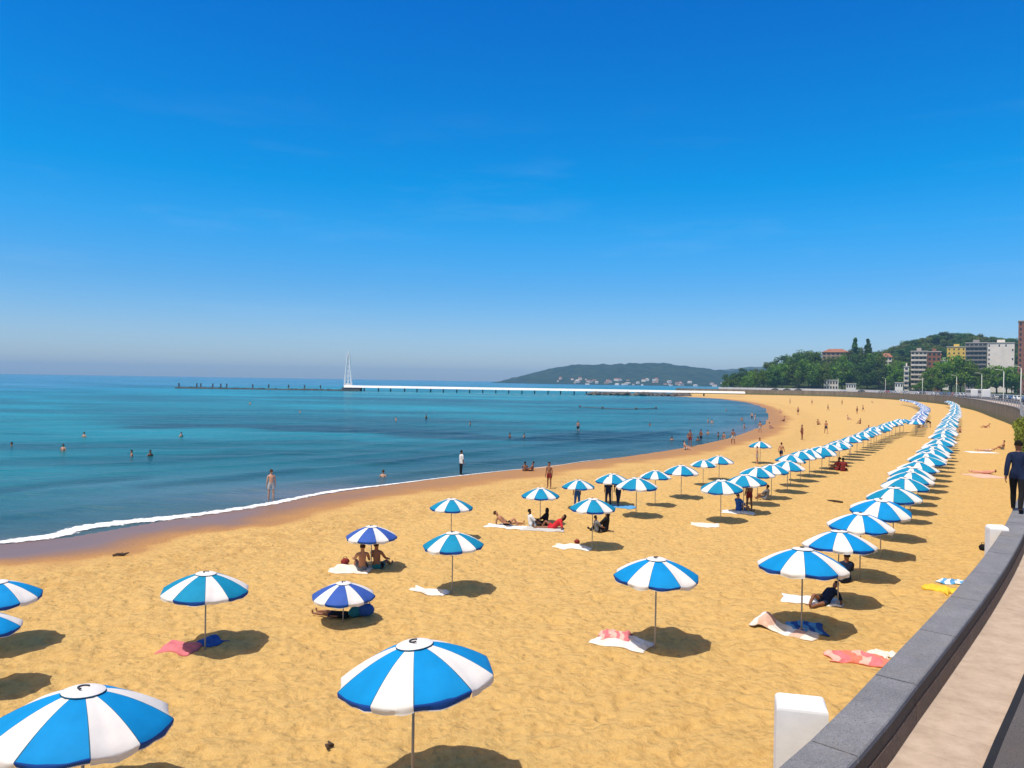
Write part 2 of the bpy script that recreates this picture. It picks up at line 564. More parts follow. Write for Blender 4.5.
fc = catmull(shore[:12], 0.35)
fn = normals(fc)
D = np.linalg.norm(fc, axis=1)
s_ = np.arange(len(fc)) * 0.35
wd = 0.95 * np.clip(1.15 - (D - 24) / 42, 0.45, 1.0) * (0.7 + 0.6 * vnoise(s_ * 0.16, s_ * 0, 51))
wd *= 1 - 0.9 * sstep(34, 54, D)
jit = (vnoise(s_ * 0.22, s_ * 0, 52) - 0.5) * 0.7
K = 15
FX, FY, FZ, FE = [], [], [], []
for k in range(K):
    t = k / (K - 1)
    o_ = 0.35 + jit - t * wd * 1.9
    FX.append(fc[:, 0] + fn[:, 0] * o_); FY.append(fc[:, 1] + fn[:, 1] * o_)
    FZ.append(np.full(len(fc), WZ + 0.012 + 0.02 * math.sin(PI * t) + 0.006))
    FE.append(1.05 * math.exp(-((t - 0.36) / 0.25) ** 2) * (0.62 + 0.7 * vnoise(s_ * 0.45 + t * 1.5, s_ * 0 + t * 2.0, 55)) * np.ones(len(fc)))
foam = grid_mesh('foam', np.array(FX), np.array(FY), np.array(FZ), foam_mat(), {'edge': np.array(FE)})
tag(foam, kind='structure')

# ------------------------------------------------------------------ sea wall and promenade
def stone_mat(name, c0, c1, c2, spk=90.0, rough=0.8):
    m, nt, b = new_mat(name)
    geo = N(nt, 'ShaderNodeNewGeometry'); P = geo.outputs['Position']
    n1 = N(nt, 'ShaderNodeTexNoise', Scale=2.2, Detail=9.0, Roughness=0.72); nt.links.new(P, n1.inputs['Vector'])
    n2 = N(nt, 'ShaderNodeTexNoise', Scale=spk, Detail=3.0, Roughness=0.7); nt.links.new(P, n2.inputs['Vector'])
    n3 = N(nt, 'ShaderNodeTexNoise', Scale=0.7, Detail=6.0, Roughness=0.7); nt.links.new(P, n3.inputs['Vector'])
    v = N(nt, 'ShaderNodeTexVoronoi', Scale=26.0); nt.links.new(P, v.inputs['Vector'])
    c = ramp(nt, n1.outputs['Fac'], [(0.3, c0), (0.5, c1), (0.70, c2)])
    c = mixc(nt, 0.35, c, ramp(nt, n2.outputs['Fac'], [(0.35, tuple(x * 0.45 for x in c0)), (0.65, tuple(min(1, x * 1.6) for x in c2))]))
    c = mixc(nt, ramp(nt, n3.outputs['Fac'], [(0.5, (0, 0, 0)), (0.68, (.55, .55, .55))]), c, (c1[0] * 1.25, c1[1] * 1.08, c1[2] * .85))
    pit = ramp(nt, v.outputs['Distance'], [(0.10, (1, 1, 1)), (0.22, (0, 0, 0))])
    sel = ramp(nt, n1.outputs['Fac'], [(0.50, (0, 0, 0)), (0.56, (1, 1, 1))])
    pits = mth(nt, 'MULTIPLY', pit, sel)
    c = mixc(nt, mth(nt, 'MULTIPLY', pits, .75), c, tuple(x * .3 for x in c0))
    nt.links.new(c, b.inputs['Base Color'])
    b.inputs['Roughness'].default_value = rough
    bp = N(nt, 'ShaderNodeBump', Strength=0.7, Distance=0.014)
    nt.links.new(mth(nt, 'SUBTRACT', mth(nt, 'ADD', n2.outputs['Fac'], mth(nt, 'MULTIPLY', n1.outputs['Fac'], 2.5)), mth(nt, 'MULTIPLY', pits, 1.2)), bp.inputs['Height'])
    nt.links.new(bp.outputs['Normal'], b.inputs['Normal'])
    return m


def seawall_mat():
    m, nt, b = new_mat('weathered_wall')
    geo = N(nt, 'ShaderNodeNewGeometry'); P = geo.outputs['Position']
    mp = N(nt, 'ShaderNodeMapping'); mp.inputs['Scale'].default_value = (0.55, 0.55, 0.05)
    nt.links.new(P, mp.inputs[0])
    n1 = N(nt, 'ShaderNodeTexNoise', Scale=1.0, Detail=6.0, Roughness=0.65); nt.links.new(mp.outputs[0], n1.inputs['Vector'])
    n2 = N(nt, 'ShaderNodeTexNoise', Scale=2.0, Detail=6.0, Roughness=0.65); nt.links.new(P, n2.inputs['Vector'])
    c = ramp(nt, n1.outputs['Fac'], [(0.33, (0.10, 0.085, 0.06)), (0.55, (0.19, 0.165, 0.12)), (0.72, (0.34, 0.31, 0.25))])
    c = mixc(nt, 0.4, c, ramp(nt, n2.outputs['Fac'], [(0.3, (0.08, 0.07, 0.05)), (0.7, (0.30, 0.27, 0.21))]))
    sx = N(nt, 'ShaderNodeSeparateXYZ'); nt.links.new(P, sx.inputs[0])
    hgt = mth(nt, 'ADD', sx.outputs[2], mth(nt, 'MULTIPLY', n2.outputs['Fac'], 1.5))
    moss = ramp(nt, mth(nt, 'DIVIDE', hgt, 4.0), [(0.30, (1, 1, 1)), (0.55, (0, 0, 0))])
    c = mixc(nt, mth(nt, 'MULTIPLY', moss, 0.75), c, (0.10, 0.125, 0.035))
    nt.links.new(c, b.inputs['Base Color'])
    b.inputs['Roughness'].default_value = 0.9
    return m


granite = stone_mat('granite', (0.11, 0.115, 0.125), (0.178, 0.183, 0.198), (0.26, 0.265, 0.28))
browngran = stone_mat('brown_granite', (0.12, 0.075, 0.045), (0.18, 0.115, 0.072), (0.24, 0.16, 0.105), spk=40)
darkgran = stone_mat('dark_granite', (0.06, 0.054, 0.052), (0.085, 0.077, 0.074), (0.115, 0.105, 0.10), spk=60)
WM = seawall_mat()


def strip(mb, c0, c1, z0, z1=None):
    """sheet between two polylines"""
    z1 = z0 if z1 is None else z1
    n = len(c0); b0 = len(mb.v)
    for i in range(n):
        mb.v.append((c0[i][0], c0[i][1], z0)); mb.v.append((c1[i][0], c1[i][1], z1))
    for i in range(n - 1):
        a = b0 + 2 * i
        mb.face((a, a + 1, a + 3, a + 2))


wall = empty('sea_wall', (0, 0, 0), 'long curved stone sea wall with grey coping between the sand and the promenade', 'wall')
mb = MB()
o0, o1 = wall_off(0.03), wall_off(0.35)
strip(mb, o0, o0, -0.6, WTOP - 0.06)
strip(mb, o0, o1, WTOP - 0.06)
strip(mb, o1, o1, WTOP - 0.06, FLOORZ - 0.6)
mb.build('wall_body', WM, wall)
# coping stones with open joints
mb = MB(); mb2 = MB(); mb3 = MB()
rn = random.Random(2)
for i in range(0, len(WALL) - 2, 2):
    a, b, c = WALL[i], WALL[i + 1], WALL[i + 2]
    na_, nb_, nc_ = WN[i], WN[i + 1], WN[i + 2]
    t = (c - a) / np.linalg.norm(c - a)
    dz = rn.uniform(-0.004, 0.004)
    for d0, d1, zz0, zz1, B in ((0.0, 0.385, WTOP - 0.059, WTOP, mb), (0.352, 0.376, WTOP - 0.20, WTOP - 0.063, mb2), (0.352, 0.388, FLOORZ - 0.05, WTOP - 0.206, mb3)):
        g = 0.012 if B is mb else 0.006
        rows = [(a + t * g, na_), (b, nb_), (c - t * g, nc_)]
        n0 = len(B.v); ch = 0.012 if B is mb else 0.004
        for p, nn in rows:
            for (d, z) in ((d0, zz0), (d1, zz0), (d1, zz1 - ch), (d1 - ch, zz1), (d0 + ch, zz1), (d0, zz1 - ch)):
                B.v.append((p[0] + nn[0] * d, p[1] + nn[1] * d, z + dz))
        for r in range(2):
            for k in range(6):
                k2 = (k + 1) % 6
                B.face((n0 + r * 6 + k, n0 + (r + 1) * 6 + k, n0 + (r + 1) * 6 + k2, n0 + r * 6 + k2))
        B.face([n0 + k for k in range(6)]); B.face([n0 + 12 + k for k in range(6)][::-1])
mb.build('coping', granite, wall)
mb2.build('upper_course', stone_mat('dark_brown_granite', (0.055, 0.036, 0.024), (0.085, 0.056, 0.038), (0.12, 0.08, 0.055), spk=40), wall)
mb3.build('lower_course', browngran, wall)


def paving_mat():
    m, nt, b = new_mat('paving')
    geo = N(nt, 'ShaderNodeNewGeometry'); P = geo.outputs['Position']
    mp = N(nt, 'ShaderNodeMapping'); mp.inputs['Rotation'].default_value = (0, 0, R(44))
    nt.links.new(P, mp.inputs[0])
    br = N(nt, 'ShaderNodeTexBrick'); br.inputs['Scale'].default_value = 1.0
    br.inputs['Brick Width'].default_value = 9.0; br.inputs['Row Height'].default_value = 0.58; br.inputs['Mortar Size'].default_value = 0.006
    br.inputs['Color1'].default_value = (0.40, 0.30, 0.225, 1); br.inputs['Color2'].default_value = (0.47, 0.36, 0.275, 1); br.inputs['Mortar'].default_value = (0.24, 0.18, 0.14, 1)
    nt.links.new(mp.outputs[0], br.inputs['Vector'])
    n = N(nt, 'ShaderNodeTexNoise', Scale=2.8, Detail=9.0, Roughness=0.72); nt.links.new(P, n.inputs['Vector'])
    c = mixc(nt, 0.62, br.outputs['Color'], ramp(nt, n.outputs['Fac'], [(0.3, (0.30, 0.235, 0.175)), (0.5, (0.46, 0.375, 0.29)), (0.7, (0.60, 0.50, 0.395))]))
    nt.links.new(c, b.inputs['Base Color']); b.inputs['Roughness'].default_value = 0.85
    bp = N(nt, 'ShaderNodeBump', Strength=0.35, Distance=0.006); nt.links.new(br.outputs['Fac'], bp.inputs['Height']); bp.invert = True
    nt.links.new(bp.outputs['Normal'], b.inputs['Normal'])
    return m


mb = MB()
strip(mb, wall_off(0.34), wall_off(14.0), FLOORZ)
tag(mb.build('promenade', paving_mat()), kind='structure')
# a plinth along the near promenade
near = np.where((WALL[:, 1] > -6) & (WALL[:, 1] < 45) & (np.arange(len(WALL)) < 200))[0]
NEAR = WALL[near]; NN = WN[near]
pl = empty('stone_plinth', (0, 0, 0), 'dark stone plinth at the lower right edge of the pale paving', 'plinth')
mb = MB()
p0, p1 = NEAR + NN * 1.12, NEAR + NN * 1.9
strip(mb, p0, p0, FLOORZ - 0.05, FLOORZ + 0.10); strip(mb, p0, p1, FLOORZ + 0.10); strip(mb, p1, p1, FLOORZ + 0.10, FLOORZ - 0.05)
mb.build('plinth_body', darkgran, pl)
mb = MB()
q0, q1 = NEAR + NN * 1.04, NEAR + NN * 1.118
strip(mb, q0, q0, FLOORZ - 0.02, FLOORZ + 0.06); strip(mb, q0, q1, FLOORZ + 0.06); strip(mb, q1, q1, FLOORZ + 0.06, FLOORZ - 0.02)
mb.build('base_shade', M('gap_shade', (0.018, 0.017, 0.017), 0.7), pl)  # near-black strip paints the shadow gap along the plinth's foot

# road behind the far promenade
far = np.where((WALL[:, 1] > 60) | (np.arange(len(WALL)) > 200))[0]
FW = WALL[far]; FN_ = WN[far]
mb = MB()
strip(mb, FW + FN_ * 5.2, FW + FN_ * 12.6, FLOORZ + 0.012)
tag(mb.build('road', M('asphalt', (0.06, 0.062, 0.068), 0.9, scale=0.6)), kind='structure')

# white posts on the sand against the wall
WPAINT = M('white_paint', (0.86, 0.855, 0.84), 0.6, var=0.06, scale=5.0, bump=0.06, bscale=30)


def bollard(px, ptop, depth, wx, label):
    p = atd(px, ptop, depth)
    bm = bmesh.new()
    bmesh.ops.create_cube(bm, size=1.0)
    h = p.z + 0.1
    for v in bm.verts:
        v.co.x *= wx; v.co.y *= 0.30
        v.co.z = (v.co.z + 0.5) * h
        if v.co.z > 0.5 and v.co.x < 0:
            v.co.z -= 0.01
    top = [e for e in bm.edges if e.verts[0].co.z > 0.5 and e.verts[1].co.z > 0.5]
    bmesh.ops.bevel(bm, geom=top, offset=0.07, segments=5, profile=0.5, affect='EDGES')
    me = bpy.data.meshes.new('white_post'); bm.to_mesh(me); bm.free()
    me.materials.append(WPAINT)
    o = link('white_post', me)
    o.location = (p.x, p.y, -0.1)
    o.rotation_euler = (0, 0, R(-16))
    tag(o, label, 'post', 'white posts along the outside of the sea wall')


bollard(801, 698, 6.95, 0.45, 'tall white painted post with rounded top beside the near end of the wall')
bollard(997, 525, 15.5, 0.35, 'white post on the sand beside the wall below the walking man')

# ------------------------------------------------------------------ umbrellas
BLUE = [M('blue_cloth_%s' % n, c, 0.75, var=0.12, scale=1.6, bump=0.35, bscale=5.0, spec=0.2, translucent=0.10) for n, c in
        (('bright', (0.002, 0.265, 0.640)), ('sky', (0.006, 0.255, 0.46)), ('violet', (0.045, 0.115, 0.45)))]
WHITE = M('white_cloth', (0.80, 0.80, 0.79), 0.8, var=0.06, scale=2.5, bump=0.35, bscale=5.0, spec=0.2, translucent=0.16)
HEM_SHADE = M('shaded_hem', (0.004, 0.060, 0.30), 0.8, var=0.1)  # darker blue: the shade on the hanging hem is put into its colour
SEAM = M('teal_seam', (0.010, 0.10, 0.17), 0.8)
POLE = M('pole_metal', (0.42, 0.36, 0.30), 0.45, var=0.1, metal=0.2)
RIBM = M('rib_metal', (0.5, 0.5, 0.5), 0.4, metal=0.6)


def canopy_mesh(name, blue, seed, n=10):
    rn = random.Random(seed)
    mb = MB()
    ns, nrad, depth = 9, 10, 0.41
    TT = [0, .02] + [.02 + .96 * q / (ns - 2) for q in range(1, ns - 2)] + [.98, 1]

    def zz(r):
        return -depth * (0.30 * r + 0.70 * r * r)
    a0 = 0.0
    for p in range(n):
        da = R(42.5) if p % 2 == 0 else R(29.5)
        sag = rn.uniform(0.035, 0.06); wr = rn.uniform(0, 6); hemj = rn.uniform(0.85, 1.2); cr = rn.uniform(0.004, 0.011)
        base = len(mb.v)
        for i in range(nrad + 5):
            for k in range(ns + 1):
                t = TT[k]
                a = a0 + da * t
                bow = math.sin(PI * t)
                edge = zz(1) - sag * bow * 0.75
                if i <= nrad:
                    r = 0.14 + 0.86 * i / nrad
                    z = zz(r) - sag * bow * r * r * 0.75 + cr * math.sin(wr + 9 * t + 5 * r) * bow * r + cr * .8 * math.sin(2 * wr + 17 * (t - .5) * r + 3 * r) * bow * r * r
                    rr = r * (1 - 0.050 * bow * r * r)
                else:
                    j = i - nrad          # folded hem, then white piping
                    fold = math.sin(wr + 6 * t) * .016 + math.sin(wr * 3 + 15 * t) * .007
                    dz = (0.022, 0.056, 0.078, 0.088)[j - 1]
                    rr = (1 - 0.050 * bow) + (0.008, -0.004, -0.014, -0.012)[j - 1] + fold * (0, .6, 1, 1)[j - 1]
                    z = edge - dz * (1 + (hemj - 1) * min(1, j / 2)) - .012 * bow * math.sin(wr * 2 + 8 * t) * (j > 1)
                mb.v.append((rr * math.cos(a), rr * math.sin(a), z))
        for i in range(nrad + 4):
            keep = p % 2 if (i < nrad or p % 2) else (1 if i == nrad + 3 else 2)
            for k in range(ns):
                mb.cur = 3 if (p % 2 == 0 and k in (0, ns - 1) and i < nrad) else keep
                q = base + i * (ns + 1) + k
                mb.face((q, q + 1, q + ns + 2, q + ns + 1)[::-1])
        a0 += da
    return mb.mesh(name, [blue, WHITE, HEM_SHADE, SEAM], smooth=True)


def cap_mesh():
    mb = MB()
    mb.cur = 1
    mb.lathe([(0.225, -0.052), (0.243, -0.040), (0.236, -0.026)], 24)
    mb.cur = 0
    mb.lathe([(0.236, -0.026), (0.20, -0.010), (0.12, 0.002), (0.05, 0.008), (0.0, 0.010)], 24)
    mb.cur = 2
    pts = [(.062 * math.cos(a), .062 * math.sin(a), .016) for a in [R(150 + 24 * k) for k in range(9)]] + [(.085, .0, .026), (.09, .03, .03)]
    mb.tube(pts, 0.011, 6)
    return mb.mesh('cap', [WHITE, SEAM, M('dark_plastic', (0.03, 0.035, 0.045), 0.4)], smooth=True)


def ribs_mesh():
    mb = MB()
    for k in range(10):
        a = R((k // 2) * 72 + (k % 2) * 42.5)
        pts = []
        for i in range(6):
            r = 0.02 + 0.95 * i / 5
            pts.append((r * math.cos(a), r * math.sin(a), -0.41 * (0.3 * r + 0.7 * r * r) - 0.025))
        mb.tube(pts, 0.007, 4)
        mb.tube([(0.03 * math.cos(a), 0.03 * math.sin(a), -0.55), pts[3]], 0.006, 4)
    mb.lathe([(0.0, -0.5), (0.035, -0.5), (0.035, -0.6), (0.0, -0.6)], 8)
    return mb.mesh('ribs', RIBM)


CANOPY = {}
for bi in range(3):
    CANOPY[bi] = [canopy_mesh('canopy', BLUE[bi], 10 * bi + s) for s in range(3)]
CAP = cap_mesh(); RIBS = ribs_mesh()
mb = MB(); mb.lathe([(0.0, -0.12), (0.019, -0.12), (0.019, 0.5), (0.017, 0.5), (0.017, 0.99), (0.0, 0.99)], 10)
POLE_ME = mb.mesh('pole', POLE, smooth=True)
U_NEAR = 'umbrellas scattered over the open sand'


def umbrella(loc, h, dia, label, group, blue=0, var=0, rot=0.0, tilt=0.0, tdir=0.0, parts=True):
    t = empty('beach_umbrella', loc, label, 'umbrella', group)
    r = dia / 2
    c = link('canopy', CANOPY[blue][var], t)
    c.location = (0, 0, h); c.scale = (r, r, r)
    tm = Matrix.Rotation(tilt, 3, Vector((-math.sin(tdir), math.cos(tdir), 0))) @ Matrix.Rotation(rot, 3, 'Z')
    c.rotation_euler = tm.to_euler()
    p = link('pole', POLE_ME, t)
    p.scale = (max(0.8, r), max(0.8, r), h)
    if parts:
        link('cap', CAP, c)
        link('ribs', RIBS, c)
    return t


def umb_px(bx, by, ty, width, label, **k):
    p = at(bx, by)
    s = p.y / F
    p.z = sand_z(p.x, p.y)
    return umbrella(p, (by - ty) * s * 0.985, width * s, label, k.pop('group', U_NEAR), **k)


umb_px(412, 803, 637, 157, 'largest umbrella in full view, white ring cap, bright blue panels, on the near sand', tilt=R(6), tdir=R(158), rot=R(-85), var=1)
umb_px(82, 822, 692, 170, 'large blue and white umbrella cut by the lower left corner', tilt=R(4), tdir=R(60), rot=R(-97), var=2)
umb_px(-3, 651, 582, 78, 'umbrella at the left edge over the upper shadow, half cut off', rot=R(-70))
umb_px(-24, 698, 613, 78, 'cut off umbrella at the left edge, lower of the two there', rot=R(-30), var=1)
umb_px(205, 651, 572, 84, 'blue and white umbrella standing over the folded pink towel', blue=1, rot=R(-110), var=2, tilt=R(2), tdir=R(30))
umb_px(343, 624, 583, 63, 'low violet blue umbrella sheltering a blue bag and a lying figure', blue=2, rot=R(-111))
umb_px(371, 571, 527, 51, 'violet blue umbrella over two people seen from behind', blue=2, var=1, rot=R(-111))
umb_px(452, 594, 531, 61, 'blue and white umbrella with a small white towel at its foot', blue=1, rot=R(-111), var=1, tilt=R(2), tdir=R(180))
umb_px(451, 541, 500, 43, 'umbrella whose pole stands right behind another canopy', blue=1, rot=R(-104), var=2)
umb_px(540, 526, 488, 38, 'umbrella above the group with the red garment', blue=1, rot=R(-111))
umb_px(592, 551, 499, 46, 'umbrella with towel at its foot in front of the person in black', blue=1, rot=R(-111), var=1)
umb_px(578, 510, 480, 33, 'umbrella over a standing figure in blue trousers', blue=1, rot=R(-106), var=2)
umb_px(612, 506, 474, 35, 'umbrella over two standing people in dark clothes', blue=1, rot=R(-100))
umb_px(636, 518, 478, 42, 'umbrella on bare sand, right of and partly covering the two standing people', blue=1, rot=R(-72), var=1)
umb_px(655, 507, 471, 31, 'first of four empty umbrellas leading toward the water', blue=1, rot=R(-90), var=2)
umb_px(681, 499, 465, 35, 'second of four empty umbrellas leading toward the water', blue=1, rot=R(-104))
umb_px(703, 486, 460, 26, 'third of four empty umbrellas leading toward the water', blue=1, rot=R(-86), var=1)
umb_px(719, 481, 456, 29, 'last of four empty umbrellas leading toward the water', blue=1, rot=R(-111), var=2)
umb_px(760, 464, 442, 23, 'lone umbrella nearest the waterline with a figure under it', blue=1, rot=R(-111))
umb_px(655, 651, 559, 85, 'solitary blue and white umbrella over a white towel in the middle of the sand', rot=R(-111), var=2)

ORD = ['', 'first', 'second', 'third', 'fourth', 'fifth', 'sixth', 'seventh', 'eighth', 'ninth', 'tenth', 'eleventh', 'twelfth', 'thirteenth', 'fourteenth', 'fifteenth',
       'sixteenth', 'seventeenth', 'eighteenth', 'nineteenth']
TENS = {2: 'twent', 3: 'thirt', 4: 'fort', 5: 'fift', 6: 'sixt', 7: 'sevent', 8: 'eight', 9: 'ninet'}


def ordinal(n):
    if n < 20: return ORD[n]
    t, u = divmod(n, 10)
    return TENS[t] + ('ieth' if u == 0 else 'y-' + ORD[u])


rn = random.Random(21)
# the long row beside the wall
ra = [(7.38, 18.6), (9.22, 20.7), (11.15, 23.5), (13.3, 26.5), (15.35, 29.6), (17.9, 33.3), (21.3, 39.0), (25.0, 44.6), (31.0, 53.8), (35.2, 60.5), (44, 75), (61.8, 104), (85.8, 143), (124, 208), (154, 265)]
RA = catmull(ra, 0.1)
first = [np.array(p) for p in ra[:6]]
s_all = np.concatenate([[0], np.cumsum(np.linalg.norm(np.diff(RA, axis=0), axis=1))])
i0 = int(np.argmin(np.linalg.norm(RA - first[-1], axis=1)))
rowA = list(first)
s = s_all[i0] + 3.0
while s < s_all[-1] - 1 and len(rowA) < 72:
    rowA.append(np.array([np.interp(s, s_all, RA[:, 0]), np.interp(s, s_all, RA[:, 1])]))
    s += 3.0 + 0.010 * (s - 20) * 0.5
for i, p in enumerate(rowA):
    x, y = p[0] + rn.uniform(-.12, .12) * (i > 4), p[1] + rn.uniform(-.12, .12) * (i > 4)
    h, dia = ((2.08, 2.2), (2.12, 1.95), (2.1, 2.0), (2.12, 2.08), (2.12, 2.1))[i] if i < 5 else (2.1 + rn.uniform(-.1, .1), 2.12 + rn.uniform(-.12, .12))
    umbrella((x, y, sand_z(x, y)), h, dia, 'blue and white umbrella, %s from the near end of the long row beside the wall' % ordinal(i + 1),
             'umbrellas in the long row beside the wall', blue=0 if i < 4 else 1, var=i % 3, rot=R(-111) + (0, 0.3, 0.02, -0.05)[i % 4] + rn.uniform(-.15, .15),
             tilt=R(rn.uniform(0, 7)), tdir=rn.uniform(0, 6.28), parts=i < 22)
# the row up the middle of the beach
rb = [(9.4, 33.0), (11.7, 36.0), (13.3, 38.6), (15.5, 42.2), (18.0, 46.2), (21.4, 51.5), (37, 75.5), (53.5, 101)]
RB = catmull(rb, 0.1)
sb = np.concatenate([[0], np.cumsum(np.linalg.norm(np.diff(RB, axis=0), axis=1))])
s = 0.0; i = 0
while s < sb[-1]:
    x, y = np.interp(s, sb, RB[:, 0]) + rn.uniform(-.25, .25) * (i > 0), np.interp(s, sb, RB[:, 1]) + rn.uniform(-.25, .25) * (i > 0)
    umbrella((x, y, sand_z(x, y)), 1.9 + rn.uniform(-.08, .12), 1.85 + rn.uniform(-.08, .25), 'blue and white umbrella, %s from the near end of the middle row' % ordinal(i + 1),
             'umbrellas in the row up the middle of the beach', blue=1, var=i % 3, rot=rn.uniform(0, 6.28) if i else R(-72), tilt=R(rn.uniform(0, 7)), tdir=rn.uniform(0, 6.28), parts=i < 16)
    s += 2.85; i += 1
# far short row curving to the wall
rc = [(51.0, 93), (58.5, 106), (69.5, 125), (84, 150), (97, 174), (122, 224), (136, 258)]
RC = catmull(rc, 0.2)
sc_ = np.concatenate([[0], np.cumsum(np.linalg.norm(np.diff(RC, axis=0), axis=1))])
s = 0.0; i = 0
while s < sc_[-1] and i < 60:
    x, y = np.interp(s, sc_, RC[:, 0]) - 0.2, np.interp(s, sc_, RC[:, 1])
    umbrella((x, y, sand_z(x, y)), 2.0, 2.0 + rn.uniform(-.1, .1), 'small distant umbrella, %s from the near end of the short far row' % ordinal(i + 1),
             'umbrellas in the short far row left of the long row', blue=2 if i % 3 else 1, var=i % 3, rot=rn.uniform(0, 6.28), parts=False)
    s += 3.6; i += 1

# ------------------------------------------------------------------ people
SKIN = {'light': (0.56, 0.31, 0.20), 'tan': (0.42, 0.20, 0.11), 'brown': (0.24, 0.105, 0.055), 'dark': (0.085, 0.04, 0.025), 'pink': (0.62, 0.30, 0.22)}
CLOTH = {'navy': (0.012, 0.022, 0.06), 'black': (0.012, 0.012, 0.014), 'white': (0.75, 0.75, 0.73), 'red': (0.55, 0.03, 0.04), 'blue': (0.03, 0.10, 0.35),
         'pale': (0.50, 0.50, 0.48), 'teal': (0.02, 0.18, 0.22), 'pink': (0.65, 0.25, 0.25), 'grey': (0.16, 0.17, 0.19), 'maroon': (0.22, 0.03, 0.03), 'yellow': (0.75, 0.50, 0.05)}
HAIR = {'black': (0.012, 0.010, 0.009), 'brown': (0.07, 0.035, 0.018), 'fair': (0.32, 0.2, 0.08)}


def skm(k): return M('skin_' + k, SKIN[k], 0.55, var=0.08, scale=6)
def clm(k): return M('cloth_' + k, CLOTH[k], 0.9, var=0.15, scale=9, bump=0.3, bscale=14, spec=0.15)
def hrm(k): return M('hair_' + k, HAIR[k], 0.9, var=0.4, scale=30, spec=0.08)


def dirv(a, out=0.0, side=1):
    a = R(a); o = R(out)
    return Vector((side * math.sin(o), math.sin(a) * math.cos(o), -math.cos(a) * math.cos(o)))


POSES = {
    'stand': dict(pz=.945, lean=2, legs=((2, 0, 4), (-3, -4, 4)), arms=((-4, 10, 9), (4, 14, 8))),
    'walk': dict(pz=.925, lean=4, legs=((20, 8, 2), (-16, -34, 2)), arms=((-22, -2, 8), (20, 40, 7))),
    'wade': dict(pz=.93, lean=3, legs=((10, 2, 5), (-8, -14, 4)), arms=((8, 60, 18), (-6, 40, 16))),
    'sit': dict(pz=.11, lean=-8, legs=((118, 38, 8), (104, 60, 10)), arms=((46, 84, 12), (40, 70, 14))),
    'sitleg': dict(pz=.11, lean=-18, legs=((92, 88, 7), (112, 44, 8)), arms=((-30, -18, 16), (-28, -10, 16))),
    'recline': dict(pz=.11, lean=-48, legs=((92, 86, 6), (128, 30, 6)), arms=((-20, 12, 18), (40, 84, 14))),
    'supine': dict(pz=.12, lean=-86, legs=((92, 91, 7), (96, 84, 7)), arms=((84, 92, 14), (76, 90, 12))),
    'prone': dict(pz=.12, lean=-88, legs=((91, 93, 6), (90, 100, 7)), arms=((-100, 150, 34), (-110, 160, 34))),
    'bend': dict(pz=.90, lean=62, legs=((8, -8, 6), (-4, -8, 6)), arms=((20, 10, 6), (12, 0, 6))),
}


def joints(pose):
    p = POSES[pose]
    J, E = {}, []
    T = Vector((0, math.sin(R(p['lean'])), math.cos(R(p['lean']))))
    Hd = Vector((0, math.sin(R(p['lean'] * 0.8)), math.cos(R(p['lean'] * 0.8))))
    Fd = Vector((0, Hd.z, -Hd.y))
    pv = Vector((0, 0, p['pz']))
    J['pelvis'] = (pv, .125); J['belly'] = (pv + T * .15, .112); J['ribs'] = (pv + T * .30, .128); J['clav'] = (pv + T * .44, .105)
    nk = pv + T * .54
    J['neck'] = (nk, .052); J['jaw'] = (nk + Hd * .075 + Fd * .018, .066); J['head'] = (nk + Hd * .15 + Fd * .008, .090); J['crown'] = (nk + Hd * .225, .062)
    E += [('pelvis', 'belly'), ('belly', 'ribs'), ('ribs', 'clav'), ('clav', 'neck'), ('neck', 'jaw'), ('jaw', 'head'), ('head', 'crown')]
    for sd, s, (ua, fa, out), (th, sh, lo) in (('l', -1, p['arms'][0], p['legs'][0]), ('r', 1, p['arms'][1], p['legs'][1])):
        S = pv + T * .46 + Vector((s * .165, 0, 0))
        e = S + dirv(ua, out, s) * .29; wv = e + dirv(fa, out * .6, s) * .25; hd = wv + dirv(fa, out * .5, s) * .07
        J['sh' + sd] = (S, .060); J['ua' + sd] = ((S + e) / 2, .050); J['el' + sd] = (e, .041); J['fo' + sd] = (e * .6 + wv * .4, .040); J['wr' + sd] = (wv, .027); J['ha' + sd] = (hd, .030)
        E += [('clav', 'sh' + sd), ('sh' + sd, 'ua' + sd), ('ua' + sd, 'el' + sd), ('el' + sd, 'fo' + sd), ('fo' + sd, 'wr' + sd), ('wr' + sd, 'ha' + sd)]
        h = pv - T * .03 + Vector((s * .088, 0, 0))
        k = h + dirv(th, lo, s) * .43; a = k + dirv(sh, lo * .4, s) * .42; toe = a + dirv(sh + 78, 6, s) * .15
        J['hi' + sd] = (h, .092); J['th' + sd] = ((h + k) / 2, .078); J['kn' + sd] = (k, .055); J['ca' + sd] = (k * .62 + a * .38, .056); J['an' + sd] = (a, .037); J['to' + sd] = (toe, .036)
        E += [('pelvis', 'hi' + sd), ('hi' + sd, 'th' + sd), ('th' + sd, 'kn' + sd), ('kn' + sd, 'ca' + sd), ('ca' + sd, 'an' + sd), ('an' + sd, 'to' + sd)]
    return J, E, Hd, Fd


